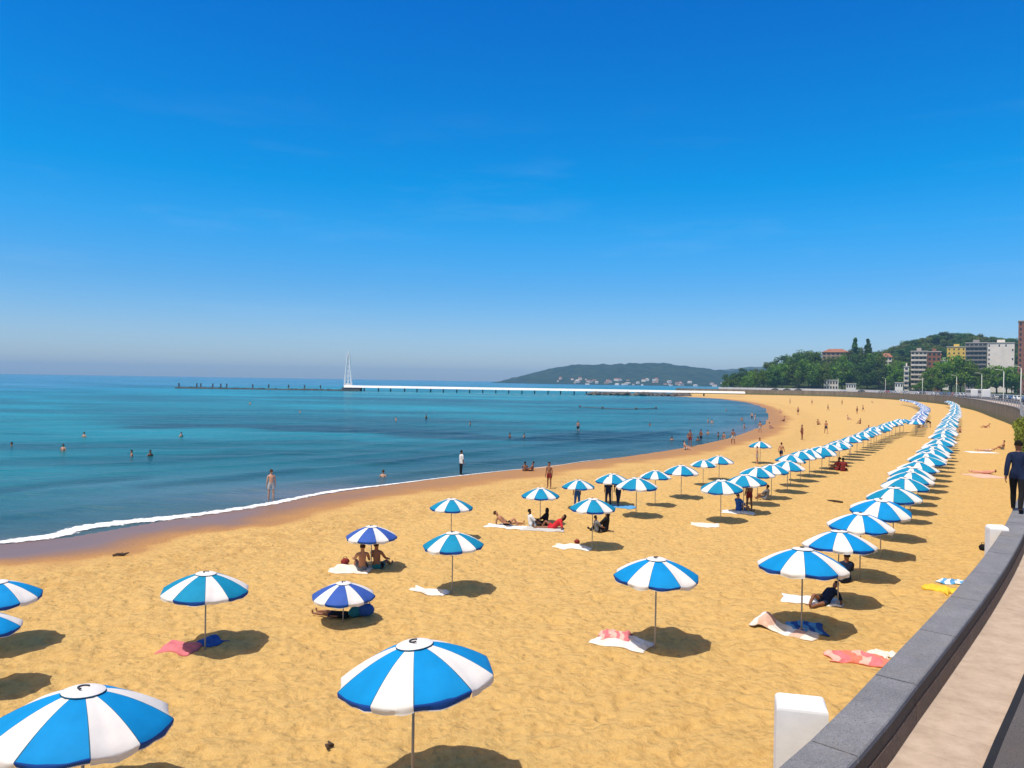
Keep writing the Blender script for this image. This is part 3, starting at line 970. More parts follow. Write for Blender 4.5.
def grow(name, J, E, root, mat, sub=2):
    names = [k for k in J if any(k in e for e in E)]
    ix = {k: i for i, k in enumerate(names)}
    me = bpy.data.meshes.new('tmp')
    me.from_pydata([tuple(J[k][0]) for k in names], [(ix[a], ix[b]) for a, b in E], [])
    o = bpy.data.objects.new('tmp', me); COL.objects.link(o)
    sk = o.modifiers.new('s', 'SKIN'); sk.use_smooth_shade = True
    ss = o.modifiers.new('u', 'SUBSURF'); ss.levels = sub; ss.render_levels = sub
    for i, k in enumerate(names):
        r = J[k][1]
        me.skin_vertices[0].data[i].radius = (r, r) if not isinstance(r, tuple) else r
        me.skin_vertices[0].data[i].use_root = (k == root)
    dg = bpy.context.evaluated_depsgraph_get(); dg.update()
    out = bpy.data.meshes.new_from_object(o.evaluated_get(dg))
    bpy.data.objects.remove(o); bpy.data.meshes.remove(me)
    out.name = name
    out.materials.clear(); out.materials.append(mat)
    out.polygons.foreach_set('use_smooth', [True] * len(out.polygons))
    return out


PCACHE = {}


def person_meshes(pose, skin, hair, top, bottom, longhair, fingers=False):
    key = (pose, skin, hair, top, bottom, longhair, fingers)
    if key in PCACHE: return PCACHE[key]
    J, E, Hd, Fd = joints(pose)
    parts = []
    E2 = list(E)
    if fingers:
        for sd, s in (('l', -1), ('r', 1)):
            wv, hv = J['wr' + sd][0], J['ha' + sd][0]
            d = (hv - wv).normalized()
            side = Vector((s * 0.25, 1, 0)); side = (side - d * side.dot(d)).normalized()
            curl = Vector((-s, 0, 0)); curl = (curl - d * curl.dot(d)).normalized()
            J['ha' + sd] = (hv, .030)
            for f in range(4):
                b = hv + d * .03 + side * (.027 - .018 * f)
                L = (.068, .078, .072, .056)[f]
                m1 = b + d * L * .5 + curl * .008; tip = b + d * L * .92 + curl * .03
                J['f%d%s' % (f, sd)] = (b, .0095); J['g%d%s' % (f, sd)] = (m1, .0088); J['t%d%s' % (f, sd)] = (tip, .0072)
                E2 += [('ha' + sd, 'f%d%s' % (f, sd)), ('f%d%s' % (f, sd), 'g%d%s' % (f, sd)), ('g%d%s' % (f, sd), 't%d%s' % (f, sd))]
            b = wv + d * .03 + side * .032; tip = wv + d * .085 + side * .052 + curl * .015
            J['q' + sd] = (b, .011); J['p' + sd] = (tip, .009)
            E2 += [('wr' + sd, 'q' + sd), ('q' + sd, 'p' + sd)]
    body = grow('body', J, E2, 'pelvis', skm(skin))
    hc = J['head'][0]
    nose = J['jaw'][0] * .35 + hc * .65 + Fd * .085
    for v in body.vertices:
        d = (v.co - nose).length
        if d < .035:
            v.co += Fd * .022 * (1 - d / .035)
    parts.append(('body', body))
    T = (J['clav'][0] - J['pelvis'][0]).normalized(); pv = J['pelvis'][0]
    kinds_ = {}
    for a, b_ in E:
        k = a[:2] + '>' + b_[:2]
        kinds_[(a, b_)] = {'pe>be': 'torso', 'be>ri': 'torso', 'ri>cl': 'torso', 'cl>ne': 'neck', 'ne>ja': 'head', 'ja>he': 'head', 'he>cr': 'head', 'cl>sh': 'torso', 'sh>ua': 'ua', 'ua>el': 'ua', 'el>fo': 'fa', 'fo>wr': 'fa', 'wr>ha': 'hand',
                           'pe>hi': 'hip', 'hi>th': 'thigh', 'th>kn': 'lowthigh', 'kn>ca': 'shin', 'ca>an': 'shin', 'an>to': 'foot'}[k]
    info = []
    for v in body.vertices:
        best = (9, None, 0)
        for (a, b_), kd in kinds_.items():
            p0, p1 = J[a][0], J[b_][0]
            d = p1 - p0
            t = max(0, min(1, (v.co - p0).dot(d) / max(1e-9, d.length_squared)))
            ds = (v.co - p0 - d * t).length - (J[a][1] * (1 - t) + J[b_][1] * t)
            if ds < best[0]: best = (ds, kd, t)
        info.append((best[1], best[2], (v.co - pv).dot(T)))

    def cover(name, test, offs, mat):
        mb = MB(); mp = {}
        for f in body.polygons:
            if all(test(*info[q]) for q in f.vertices):
                ids = []
                for q in f.vertices:
                    if q not in mp:
                        v = body.vertices[q]
                        mp[q] = mb.vert(v.co + v.normal * offs)
                    ids.append(mp[q])
                mb.face(ids)
        return mb.mesh(name, mat, smooth=True)
    if top:
        col, sleeve = top
        if sleeve == 'bikini':
            parts.append(('bikini_top', cover('bikini_top', lambda k, t, u: k == 'torso' and .24 < u < .40, .008, clm(col))))
        else:
            parts.append(('shirt', cover('shirt', lambda k, t, u: (k in ('torso', 'hip', 'thigh') and u > -.13) or (k == 'neck' and t < .6) or k == 'ua' or (sleeve == 'long' and k == 'fa'), .020, clm(col))))
    if bottom:
        col, ln = bottom
        hi_u = .10 if ln != 'brief' else .05
        ok = {'long': ('hip', 'thigh', 'lowthigh', 'shin'), 'short': ('hip', 'thigh'), 'brief': ('hip',)}[ln]
        parts.append(('trousers' if ln == 'long' else 'shorts', cover('trousers', lambda k, t, u: (k == 'torso' and u < hi_u) or k in ok, .011, clm(col))))
        if ln == 'long':
            for q in 'lr':
                a_, t_ = J['an' + q][0], J['to' + q][0]
                dd = {'a': (a_, .050), 'b': (a_ * .4 + t_ * .6, .050), 'c': (t_ * 1.15 - a_ * .15, .044)}
                parts.append(('shoe', grow('shoe', dd, [('a', 'b'), ('b', 'c')], 'a', clm('black'))))
    # hair: a cap over the top and back of the skull
    mb = MB()
    side = Vector((1, 0, 0))
    seg, rings = 14, 9
    idx = {}
    for i in range(rings + 1):
        th = PI * i / rings
        for k in range(seg):
            ph = 2 * PI * k / seg
            u = Vector((math.sin(th) * math.cos(ph), math.sin(th) * math.sin(ph), math.cos(th)))
            if (u.y > 0.1 and u.z < 0.45) or (u.z < (-0.30 + .12 * math.sin(3 * ph) if not longhair else -0.9)):
                continue
            ext = 1.0
            p = hc + side * u.x * .094 + Fd * (u.y * .106 - .010) + Hd * (u.z * (.112 + .008 * math.sin(5 * ph)) + .022)
            if longhair and u.z < 0 and u.y < .1:
                p += Hd * u.z * .20 - Fd * .012
            idx[(i, k)] = mb.vert(p)
    for i in range(rings):
        for k in range(seg):
            q = [(i, k), (i + 1, k), (i + 1, (k + 1) % seg), (i, (k + 1) % seg)]
            if all(x in idx for x in q):
                mb.face([idx[x] for x in q])
    parts.append(('hair', mb.mesh('hair', hrm(hair), smooth=True)))
    PCACHE[key] = parts
    return parts


def person(loc, rz, label, pose='stand', height=1.72, skin='tan', hair='black', top=None, bottom=('navy', 'short'), longhair=False, group=None, fingers=False):
    t = empty('person', loc, label, 'person', group, rz)
    s = height / 1.77
    t.scale = (s, s, s)
    for n, me in person_meshes(pose, skin, hair, top, bottom, longhair, fingers):
        link(n, me, t)
    return t


def P(px, py, label, rz=0.0, **k):
    p = at(px, py, k.pop('z', 0.0))
    dz = k.pop('sink', 0.0)
    p.z = max(sand_z(p.x, p.y), -3) if dz == 0 else WZ - dz
    return person(p, rz, label, **k)


def hpx(py, ptop, px=512):
    """true height of something upright seen from py up to ptop"""
    return (py - ptop) * at(px, py).y / F


# walker at the wall
pw = at(1017, 512, WTOP)
person(pw, R(-42), 'man in navy shirt and black trousers walking along the grey stone coping', 'walk', 1.74, 'brown', 'black', ('navy', 'long'), ('black', 'long'), fingers=True)
# water's edge
P(271, 498, 'bather with pale shorts standing in the shallows in front of the foam', rz=R(25), pose='stand', height=1.68, skin='light', hair='brown', top=None, bottom=('pale', 'short'), sink=.12, fingers=True)
P(461, 473, 'person in white shirt and dark trousers standing at the edge of the water', rz=R(-60), pose='stand', height=1.66, skin='brown', hair='black', top=('white', 'short'), bottom=('black', 'long'), sink=.05, fingers=True)
P(549, 489.5, 'brown skinned bather standing on the dry sand above the waterline', rz=R(150), pose='stand', height=1.52, skin='brown', hair='black', bottom=('maroon', 'short'), fingers=True)
for i, (x, y, l) in enumerate(((525, 470, 'dark haired bather crouching in the shallows, left one of two'), (532, 470, 'dark haired bather crouching in the shallows, right one of two'))):
    P(x, y, l, rz=i * 1.3, pose='sit', height=1.5, skin='brown', sink=.10)
# reclining man and the group beside him
P(506, 527, 'man in dark shorts leaning back on a white towel, knees up', rz=R(-80), pose='recline', height=1.6, skin='tan', hair='brown', bottom=('black', 'short'))
P(531, 528, 'person in pale top sitting left of the umbrella pole', rz=R(-70), pose='sit', height=1.45, skin='dark', top=('white', 'short'), bottom=('grey', 'short'))
P(545, 527, 'dark haired person seated behind the red garment', rz=R(60), pose='sit', height=1.5, skin='dark', top=('black', 'short'), bottom=('black', 'short'), longhair=True)
P(553, 530, 'person in red reclining with large dark hair', rz=R(82), pose='recline', height=1.6, skin='brown', top=('red', 'short'), bottom=('red', 'short'), longhair=True)
P(605, 533, 'person in black with long dark hair sitting on the sand', rz=R(60), pose='sit', height=1.75, skin='brown', top=('black', 'long'), bottom=('black', 'long'), longhair=True)
P(597, 533, 'small seated companion facing the person in black', rz=R(-70), pose='sit', height=1.35, skin='brown', top=('grey', 'short'), bottom=('navy', 'short'))
P(577, 510, 'person in blue trousers standing with head hidden by a canopy', rz=R(10), pose='stand', height=1.45, skin='tan', top=('blue', 'short'), bottom=('blue', 'long'))
P(608, 507, 'person in navy standing under a canopy, left one of the pair', rz=R(20), pose='stand', height=1.5, skin='tan', top=('navy', 'short'), bottom=('navy', 'long'))
P(618, 507, 'person in navy standing under a canopy, right one of the pair', rz=R(-30), pose='walk', height=1.5, skin='tan', top=('navy', 'short'), bottom=('navy', 'long'))
P(362, 572, 'tanned bare backed person sitting, left one of the pair under the violet umbrella', rz=R(18), pose='sit', height=1.75, skin='tan', hair='brown', bottom=('grey', 'short'))
P(377, 570.5, 'dark haired person in pale trousers sitting, right one of the violet umbrella pair', rz=R(-12), pose='sit', height=1.75, skin='brown', bottom=('teal', 'short'), top=None, longhair=False)
P(336, 619, 'dark clothed figure lying in the shade of the low violet umbrella', rz=R(78), pose='supine', height=1.2, skin='brown', top=('black', 'short'), bottom=('navy', 'short'))
P(825, 606, 'dark haired person in grey blue lying on a white towel beneath the second umbrella', rz=R(118), pose='recline', height=1.55, skin='brown', top=('navy', 'short'), bottom=('navy', 'short'))
P(845, 583, 'person in navy standing hidden behind the second umbrella of the long row', rz=R(0), pose='sit', height=1.9, skin='brown', top=('navy', 'short'), bottom=('navy', 'long'))
P(739, 513, 'person in blue sitting under the first umbrellas of the middle row', rz=R(-60), pose='sit', height=1.75, skin='tan', top=('blue', 'short'), bottom=('blue', 'short'))
P(749, 512, 'brown skinned person standing with head behind a canopy of the middle row', rz=R(20), pose='stand', height=1.62, skin='brown', bottom=('brown' if 0 else 'maroon', 'short'))
P(766, 501, 'person sitting by the third umbrella pole of the middle row', rz=R(40), pose='sit', height=1.6, skin='brown', top=('grey', 'short'), bottom=('black', 'short'))
P(757, 465, 'bather standing beneath the lone umbrella nearest the waterline', rz=R(60), pose='stand', height=1.4, skin='light', bottom=('pale', 'short'))
P(781, 462, 'person walking right of the lone umbrella nearest the waterline', rz=R(-40), pose='walk', height=1.55, skin='tan', bottom=('navy', 'short'))
P(838, 471, 'seated person in dark red under the middle row, left one of two', rz=R(30), pose='sit', height=1.9, skin='brown', top=('maroon', 'short'), bottom=('maroon', 'short'))
P(843, 472, 'seated person in dark red under the middle row, right one of two', rz=R(-30), pose='sit', height=1.9, skin='brown', top=('maroon', 'short'), bottom=('black', 'short'))
# right side
P(984, 475, 'sunburnt person lying on a pale pink mat, arm toward the walker', rz=R(86), pose='supine', height=1.85, skin='pink', hair='brown', bottom=('pink', 'brief'), top=('pink', 'bikini'))
P(986, 452, 'person lying on a white towel beside the seated figure near the wall', rz=R(84), pose='supine', height=1.75, skin='light', hair='fair', bottom=('white', 'brief'), top=('white', 'bikini'))
P(1003, 450, 'figure sitting upright beside a white towel near the wall', rz=R(60), pose='sit', height=1.8, skin='tan', hair='brown', bottom=('grey', 'short'))
P(986, 428, 'far sunbather lying on the sand between the long row and the wall', rz=R(80), pose='recline', height=1.75, skin='tan', hair='brown', bottom=('maroon', 'short'))
P(919, 428, 'person in maroon standing near the start of the far short row', rz=R(0), pose='stand', height=1.7, skin='brown', top=('maroon', 'short'), bottom=('maroon', 'long'))
P(930, 428, 'person in dark clothes bending down near the start of the far short row', rz=R(70), pose='bend', height=1.65, skin='tan', top=('black', 'short'), bottom=('maroon', 'short'))
P(926, 428, 'person in pale shirt sitting near the start of the far short row', rz=R(30), pose='sit', height=1.7, skin='tan', top=('pale', 'short'), bottom=('navy', 'short'))
# beach walkers farther off
G_FAR = 'small people walking on the far sand'
walkers = [(826, 434, 1.8), (802, 440, 1.3), (780, 398.6 + 14, 1.7), (857, 414, 1.7), (863, 412, 1.7), (860, 424, .9), (848, 420, .8), (818, 425, 1.1), (828, 411, 1.7), (690, 446, 1.4), (685, 449, 1.2), (798, 415, 1.5), (784, 421, 1.2),
           (760, 447, 1.1), (770, 428, 1.5), (868, 432, .9), (812, 405, 1.7), (842, 405, 1.7), (872, 403, 1.7), (790, 404, 1.7), (960, 433, 1.0)]
kinds = [('walk', 'tan', ('navy', 'short')), ('stand', 'brown', ('maroon', 'short')), ('sit', 'light', ('pale', 'short')), ('stand', 'tan', ('black', 'short'))]
for i, (x, y, h) in enumerate(walkers):
    po, skn, bt = kinds[i % 4]
    if h < 1.25: po = 'sit'
    P(x, y, 'tiny bather on the distant sand, skin and swimwear only', rz=i * 1.7, pose=po, height=1.7, skin=skn, bottom=bt, group=G_FAR)
# people in the water
G_SW = 'bathers in the water'
sw = [(63, 450, 1.1, 'bather standing waist deep nearest the left edge of the sea', 'light'), (132, 455, 1.2, 'left one of two bathers side by side in the blue water', 'tan'), (150, 455, 1.2, 'right one of two bathers side by side in the blue water', 'brown'),
      (84, 436, 1.2, 'pale swimmer with shoulders out, above the waist deep bather', 'light'), (12, 445, 1.35, 'dark head of a swimmer close to the left edge of the sea', 'brown'), (181, 436, 1.2, None, 'light'),
      (383, 477, 1.15, 'pale bather splashing in the shallows between the two standing bathers', 'light'), (396, 420, 1.1, None, 'light'), (426, 418, 1.0, None, 'brown'), (578, 430, 0.4, None, 'tan'), (510, 436, 1.2, None, 'brown'), (524, 437, 1.2, None, 'tan'),
      (733, 443, .12, 'dark bather standing ankle deep where the bay curves', 'brown'), (701, 438, .6, None, 'brown'), (708, 422, 1.0, None, 'light'), (712, 423, 1.0, None, 'light'), (724, 438, .9, None, 'tan'), (718, 436, 1.1, None, 'brown'),
      (742, 420, 1.0, None, 'tan'), (752, 418, .5, None, 'light'), (755, 420, .5, None, 'light'), (698, 440, 1.2, None, 'brown'), (688, 437, 1.2, None, 'tan'), (726, 411, 1.0, None, 'tan'), (672, 440, 1.2, None, 'tan'), (650, 425, 1.2, None, 'brown'),
      (744, 428, .9, None, 'tan'), (250, 404, 1.0, None, 'light'), (300, 412, 1.2, None, 'tan'), (470, 424, 1.2, None, 'tan'), (760, 432, .15, None, 'tan'), (708, 434, 1.1, None, 'tan')]
for i, (x, y, sk_, lb, skn) in enumerate(sw):
    P(x, y, lb or 'tiny bather far out in the bay, mostly under water', rz=i * 2.1, pose='wade' if sk_ < 1.3 else 'stand', height=1.7, skin=skn, hair='black' if i % 3 else 'brown', bottom=('navy' if i % 2 else 'pale', 'short'), sink=sk_, group=G_SW)


# ------------------------------------------------------------------ towels, bags
def towel(px, py, w_, l_, rz, cols, label, name='towel', rough=0.03, seed=0, group='towels on the sand', thick=0.015, hump=None):
    p = at(px, py)
    n, m = 18, 28
    rn = random.Random(seed)
    a, b, c, d = (rn.uniform(0, 6) for _ in range(4))
    mb = MB()
    top = []
    for i in range(n + 1):
        for j in range(m + 1):
            u, v = i / n - .5, j / m - .5
            x = u * w_ + 0.022 * rough / .03 * math.sin(a + 7 * v) ; y = v * l_ + 0.022 * rough / .03 * math.sin(b + 6 * u)
            z = thick + rough * (0.35 + 0.28 * math.sin(c + 9 * u + 4 * v) * math.cos(d + 8 * v) + 0.22 * math.sin(d + 21 * u - 9 * v) + 0.15 * math.sin(a + 26 * v + 8 * u))
            if hump: z += hump * math.exp(-((v - .34) / .16) ** 2)
            ed = min(.5 - abs(u), .5 - abs(v))
            z = z * min(1, 0.35 + ed * 9) + 0.010
            z += sand_z(p.x + x * math.cos(rz) - y * math.sin(rz), p.y + x * math.sin(rz) + y * math.cos(rz))
            top.append((x, y, z))
    n0 = len(mb.v); mb.v += top
    mb.v += [(x, y, z - thick) for x, y, z in top]
    off_ = (n + 1) * (m + 1)
    for i in range(n):
        for j in range(m):
            q = i * (m + 1) + j
            mb.cur = (0 if len(cols) == 1 else int(j / m * 6) % len(cols))
            mb.face((q, q + m + 1, q + m + 2, q + 1))
            mb.face((q + off_, q + 1 + off_, q + m + 2 + off_, q + m + 1 + off_))
    rim = [i * (m + 1) for i in range(n + 1)] + [n * (m + 1) + j for j in range(1, m + 1)] + [i * (m + 1) + m for i in range(n - 1, -1, -1)] + [j for j in range(m - 1, 0, -1)]
    mb.cur = 0
    for i in range(len(rim)):
        q, r_ = rim[i], rim[(i + 1) % len(rim)]
        mb.face((q, q + off_, r_ + off_, r_))
    o = mb.build(name, [clm(c) for c in cols], smooth=True)
    o.location = (p.x, p.y, 0); o.rotation_euler = (0, 0, rz)
    return tag(o, label, 'towel', group)


CLOTH.update({'rose': (0.62, 0.18, 0.20), 'cream': (0.74, 0.68, 0.60), 'blush': (0.72, 0.42, 0.36), 'coral': (0.70, 0.20, 0.14), 'sky': (0.10, 0.32, 0.60), 'sandpink': (0.68, 0.44, 0.34)})
towel(180, 651, 0.62, 0.80, R(82), ['rose'], 'folded pink towel left of an umbrella pole', thick=.05, rough=.02, seed=1)
towel(212, 644, 0.55, 0.55, R(60), ['blue'], 'dark blue towel in the shade at an umbrella pole', seed=2)
towel(622, 645, 0.75, 1.35, R(62), ['cream', 'white'], 'long white towel lying left of the solitary umbrella pole', seed=3, rough=.05)
towel(615, 639, 0.55, 0.7, R(70), ['rose', 'blush'], 'crumpled pink cloth on top of a long white towel', seed=4, rough=.09, thick=.05)
towel(430, 593, 0.45, 1.1, R(72), ['white', 'cream'], 'small white towel left of a bare umbrella pole', seed=5, rough=.05)
towel(785, 632, 0.75, 1.55, R(52), ['cream', 'sandpink', 'white'], 'pale striped towel with a raised end under the first umbrella of the long row', seed=6, rough=.04, hump=.22)
towel(806, 629, 0.7, 0.9, R(80), ['blue', 'sky'], 'blue towel in the shade under the first umbrella of the long row', seed=7, rough=.05)
towel(858, 662, 0.65, 1.25, R(75), ['coral', 'rose', 'blush'], 'crumpled coral red towel near the sea wall', seed=8, rough=.11, thick=.03)
towel(881, 657, 0.5, 0.5, R(40), ['cream'], 'small cream cloth at the end of the coral red towel', seed=9, rough=.08)
towel(940, 592, 0.7, 0.85, R(30), ['yellow'], 'bright yellow towel beside the wall', seed=10, rough=.09, thick=.04)
towel(952, 584, 0.6, 0.8, R(60), ['sky', 'white'], 'light blue and white towel behind the yellow one', seed=11, rough=.09)
towel(812, 603, 0.8, 1.6, R(70), ['white'], 'white towel under the lying person by the second umbrella', seed=12, rough=.05)
towel(573, 549, 0.6, 1.4, R(72), ['white', 'cream'], 'white towel with a small brown bag left of an umbrella pole', seed=13, rough=.05)
towel(506, 528, 0.8, 1.7, R(76), ['white'], 'white towel under the man leaning back', seed=14, rough=.05)
towel(542, 531, 0.9, 1.8, R(84), ['pale'], 'pale towel under the group with the red garment', seed=15, rough=.04)
towel(352, 571, 0.8, 1.3, R(84), ['cream'], 'cream towel beside the pair under the violet umbrella', seed=16, rough=.04)
towel(738, 514, 0.8, 1.5, R(70), ['white'], 'white towel under the person in blue of the middle row', seed=17, rough=.04)
towel(985, 477, 1.9, 2.5, R(2), ['sandpink'], 'large pale pink mat under the sunburnt person', seed=18, rough=.02)
towel(982, 453, 1.6, 2.6, R(84), ['white'], 'large white towel under the sunbather near the wall', seed=19, rough=.03)
towel(705, 526, 0.7, 1.2, R(80), ['cream'], 'cream towel left of the first pole of the middle row', seed=20, rough=.03)
towel(622, 508, 0.8, 1.3, R(70), ['sky'], 'light blue towel right of the two standing people in navy', seed=21, rough=.04)


def bag(px, py, size, col, label, seed):
    p = at(px, py)
    t = empty('bag', (p.x, p.y, sand_z(p.x, p.y)), label, 'bag', rz=random.Random(seed).uniform(0, 3))
    mb = MB(); s = size * .68
    mb.blob((0, 0, s * .42), (s * .62, s * .40, s * .46), 14, 10, .05, seed)
    mb.build('body', clm(col), t, smooth=True)
    mb = MB(); mb.tube([(-s * .3, 0, s * .75), (-s * .2, 0, s * 1.05), (s * .2, 0, s * 1.05), (s * .3, 0, s * .75)], s * .035, 6)
    mb.build('handle', clm('black'), t)


bag(366, 619, 0.52, 'blue', 'round blue beach bag in the shade of the low violet umbrella', 1)
bag(355, 620, 0.45, 'teal', 'dark teal bag beside the round blue beach bag', 4)
bag(577, 546, 0.26, 'maroon', 'small brown bag on a white towel', 2)
bag(345, 567, 0.36, 'maroon', 'dark bag on the cream towel beside the seated pair', 3)
bag(983, 551, 0.4, 'black', 'small dark bag at the foot of the wall by the white post', 5)

# driftwood by the waterline and in the sand
for i, (x, y, L, lb) in enumerate(((121, 556, .5, 'dark piece of driftwood lying on the damp sand'), (330, 752, .15, 'short dark twig on the near sand left of the largest umbrella'), (835, 503, .8, 'small brown driftwood on the bare sand between the two rows'))):
    p = at(x, y)
    mb = MB()
    mb.tube([(-L / 2, 0, .05), (-L * .2, .05, .07), (L * .15, -.03, .06), (L / 2, .06, .09)], [.02 + .03 * L, .03 + .04 * L, .03 + .04 * L, .015], 7)
    mb.tube([(0, 0, .06), (L * .1, .2 * L, .12)], [.02, .01], 5)
    o = mb.build('driftwood', M('driftwood', (0.07, 0.045, 0.03), 0.9), smooth=True)
    o.location = (p.x, p.y, sand_z(p.x, p.y) - .01); o.rotation_euler = (0, 0, .5 + i)
    tag(o, lb, 'driftwood')

# ------------------------------------------------------------------ pier, breakwater, mast
CONC = M('white_concrete', (0.72, 0.71, 0.69), 0.8, var=0.08, scale=0.3)
DARKC = M('dark_pile', (0.10, 0.10, 0.10), 0.9, var=0.3, scale=0.5)
ROCK = M('rock', (0.12, 0.115, 0.105), 0.95, var=0.4, scale=0.4)
pa, pb = Vector((-84, 373, 0)), Vector((118, 378, 0))
pier = empty('pier', pa, 'long low white pier on piles reaching from the far beach into the bay', 'pier')
L = (pb - pa).length
pier.rotation_euler = (0, 0, math.atan2(pb.y - pa.y, pb.x - pa.x))
mb = MB(); mb.hexa([(0, -3.8, 1.7), (L, -3.8, 1.7), (L, 2.6, 1.7), (0, 2.6, 1.7), (0, -2.9, 2.45), (L, -2.9, 2.45), (L, 2.6, 2.45), (0, 2.6, 2.45)]); mb.build('deck', CONC, pier)  # deck and parapet fronts sloped to catch the sun; this batter is added
mb = MB(); mb.hexa([(0, -2.89, 2.455), (L, -2.89, 2.455), (L, -2.3, 2.455), (0, -2.3, 2.455), (0, -2.55, 2.75), (L, -2.55, 2.75), (L, -2.3, 2.75), (0, -2.3, 2.75)]); mb.build('parapet', CONC, pier)
mb = MB(); mb.box((0, -.25, -.25), (.5, .25, 1.75)); pile = mb.mesh('pile', DARKC)
for i in range(28):
    o = link('pile', pile, pier); o.location = (3 + i * 6.6, -1.9 if i % 2 else 1.5, -.9); o.scale = (1.1, 1.6, 1.4)
mb = MB(); mb.box((-1, -3.6, -1.4), (8, 3.0, 1.69)); mb.build('pier_head', DARKC, pier)
# rocks under the landward end
t = empty('rock_mound', (0, 0, 0), 'dark rock mound under the landward part of the white pier', 'rocks')
mb = MB(); rn = random.Random(9)
for i in range(170):
    px = rn.uniform(588, 690); x = (px - 512) / F * 372
    s = rn.uniform(.8, 1.8)
    mb.blob((x, 370 + rn.uniform(-3.2, 2), rn.uniform(-.3, .8)), (s, s * .8, s * .6), 7, 5, .22, i)
mb.build('boulders', ROCK, t)
t = empty('breakwater', (0, 0, 0), 'long dark breakwater lying low across the bay left of the mast', 'breakwater')
mb = MB()
rn = random.Random(10)
x = -168.0
while x < -86:
    w_ = rn.uniform(1.2, 2.8)
    mb.hexa([(x, 368, -1), (x + w_ + .4, 368, -1), (x + w_ + .4, 374, -1), (x, 374, -1), (x, 369, .30 + rn.uniform(0, .55)), (x + w_, 369, .30 + rn.uniform(0, .55)), (x + w_, 373, .35 + rn.uniform(0, .5)), (x, 373, .4)])
    x += w_
mb.build('blocks', M('wet_rock', (0.05, 0.055, 0.06), 0.8, var=.4, scale=.4), t)
mb = MB(); mb.box((-.25, -.25, 0), (.25, .25, 1.5)); mb.lathe([(0, 1.9), (.35, 1.9), (.4, 1.5), (0, 1.5)], 8); post = mb.mesh('marker_post', DARKC)
for x in (-167, -158, -156, -150, -146, -143, -130, -122, -112, -104, -96):
    o = link('marker_post', post, t); o.location = (x, 371, .7)
# mast at the pier head
t = empty('mast', (-82.5, 372.5, 2.4), 'tall slender white lattice mast standing on the pier head', 'mast')
mb = MB()
for a in range(4):
    s1, s2 = (-1, -1, 1, 1)[a], (-1, 1, 1, -1)[a]
    mb.tube([(s1 * 1.75, s2 * 1.1, 0), (s1 * .35, s2 * .3, 16.5)], .27, 6)
mb.tube([(0, 0, 0), (0, 0, 19)], [.36, .16], 6)
mb.build('legs_frame', WPAINT, t)
mb = MB()
for k in range(7):
    f = k / 7; hw = 1.75 * (1 - f) + .35 * f; hd = 1.1 * (1 - f) + .3 * f; z = 16.5 * f + .4
    f2 = (k + 1) / 7; hw2 = 1.75 * (1 - f2) + .35 * f2; z2 = 16.5 * f2
    for s in (-1, 1):
        mb.tube([(-hw, s * hd, z), (hw, s * hd, z)], .06, 4)
mb.build('bracing', WPAINT, t)
mb = MB(); mb.box((-1.0, -.8, -.0), (1.0, .8, 1.3)); mb.build('base_block', CONC, t)
# floating booms
def boom(pts, label):
    c = [at(x, y, WZ) for x, y in pts]
    t = empty('floating_boom', c[0], label, 'boom', 'floating booms in the bay')
    q = catmull([(p.x - c[0].x, p.y - c[0].y) for p in c], 3.0)
    mb = MB(); mb.tube([(a, b, .05) for a, b in q], .09, 5)
    mb.build('line', DARKC, t)
    mb = MB()
    for a, b in q[::3]:
        mb.blob((a, b, .2), (.26, .26, .26), 8, 6)
    mb.build('floats', M('float_orange', (0.10, 0.06, 0.05), 0.6), t, smooth=True)


boom([(580, 407), (600, 408.3), (630, 409.3), (656, 408.6)], 'dark floating boom with buoys in front of the rocks of the pier')
# ------------------------------------------------------------------ far land, hills
def green_mat(name, c0, c1, c2, sc=0.05):
    m, nt, b = new_mat(name)
    geo = N(nt, 'ShaderNodeNewGeometry')
    n = N(nt, 'ShaderNodeTexNoise', Scale=sc, Detail=9.0, Roughness=0.75); nt.links.new(geo.outputs['Position'], n.inputs['Vector'])
    nt.links.new(ramp(nt, n.outputs['Fac'], [(0.36, c0), (0.5, c1), (0.66, c2)]), b.inputs['Base Color'])
    b.inputs['Roughness'].default_value = 0.95; b.inputs['Specular IOR Level'].default_value = 0.1
    return m


def land_z(x, y):
    z = 2.7 + 0 * x
    cx1 = (975 - 512) / F * 720
    z = z + 34 * np.exp(-((x - cx1) / 105) ** 2 - ((y - 730) / 110) ** 2)
    z = z + 17 * np.exp(-((x - 395) / 62) ** 2 - ((y - 690) / 90) ** 2)
    z = z + 21 * np.exp(-((x - 285) / 62) ** 2 - ((y - 640) / 75) ** 2)
    z = z + 8 * np.exp(-((x - 215) / 45) ** 2 - ((y - 610) / 60) ** 2)
    z = z + 30 * np.exp(-((x - 600) / 120) ** 2 - ((y - 760) / 130) ** 2)
    return z


gx, gy = np.meshgrid(np.arange(60, 900, 5.0), np.arange(-20, 1100, 5.0))
gd = np.concatenate([sdist(gx[i:i + 40], gy[i:i + 40], WALL_C) for i in range(0, gx.shape[0], 40)]).reshape(gx.shape)
gs = np.concatenate([sdist(gx[i:i + 40], gy[i:i + 40], SHORE[::3]) for i in range(0, gx.shape[0], 40)]).reshape(gx.shape)
gz = land_z(gx, gy) + (vnoise(gx * .05, gy * .05, 61) - .5) * 3 * sstep(20, 60, gd)
inl = (gy > 471) | (gd > 0)
k = np.where((gd > 0) & (gs > 0), sstep(4, 9, gd), 0)
k = np.where((gy > 474) & (gs > 0), np.maximum(k, sstep(474, 484, gy) * sstep(2, 14, gs)), k)
gz = gz * k - 3.5 * (1 - k)
land = grid_mesh('hillside', gx, gy, gz, green_mat('scrub', (0.018, 0.036, 0.010), (0.035, 0.058, 0.016), (0.07, 0.085, 0.03), 0.08))
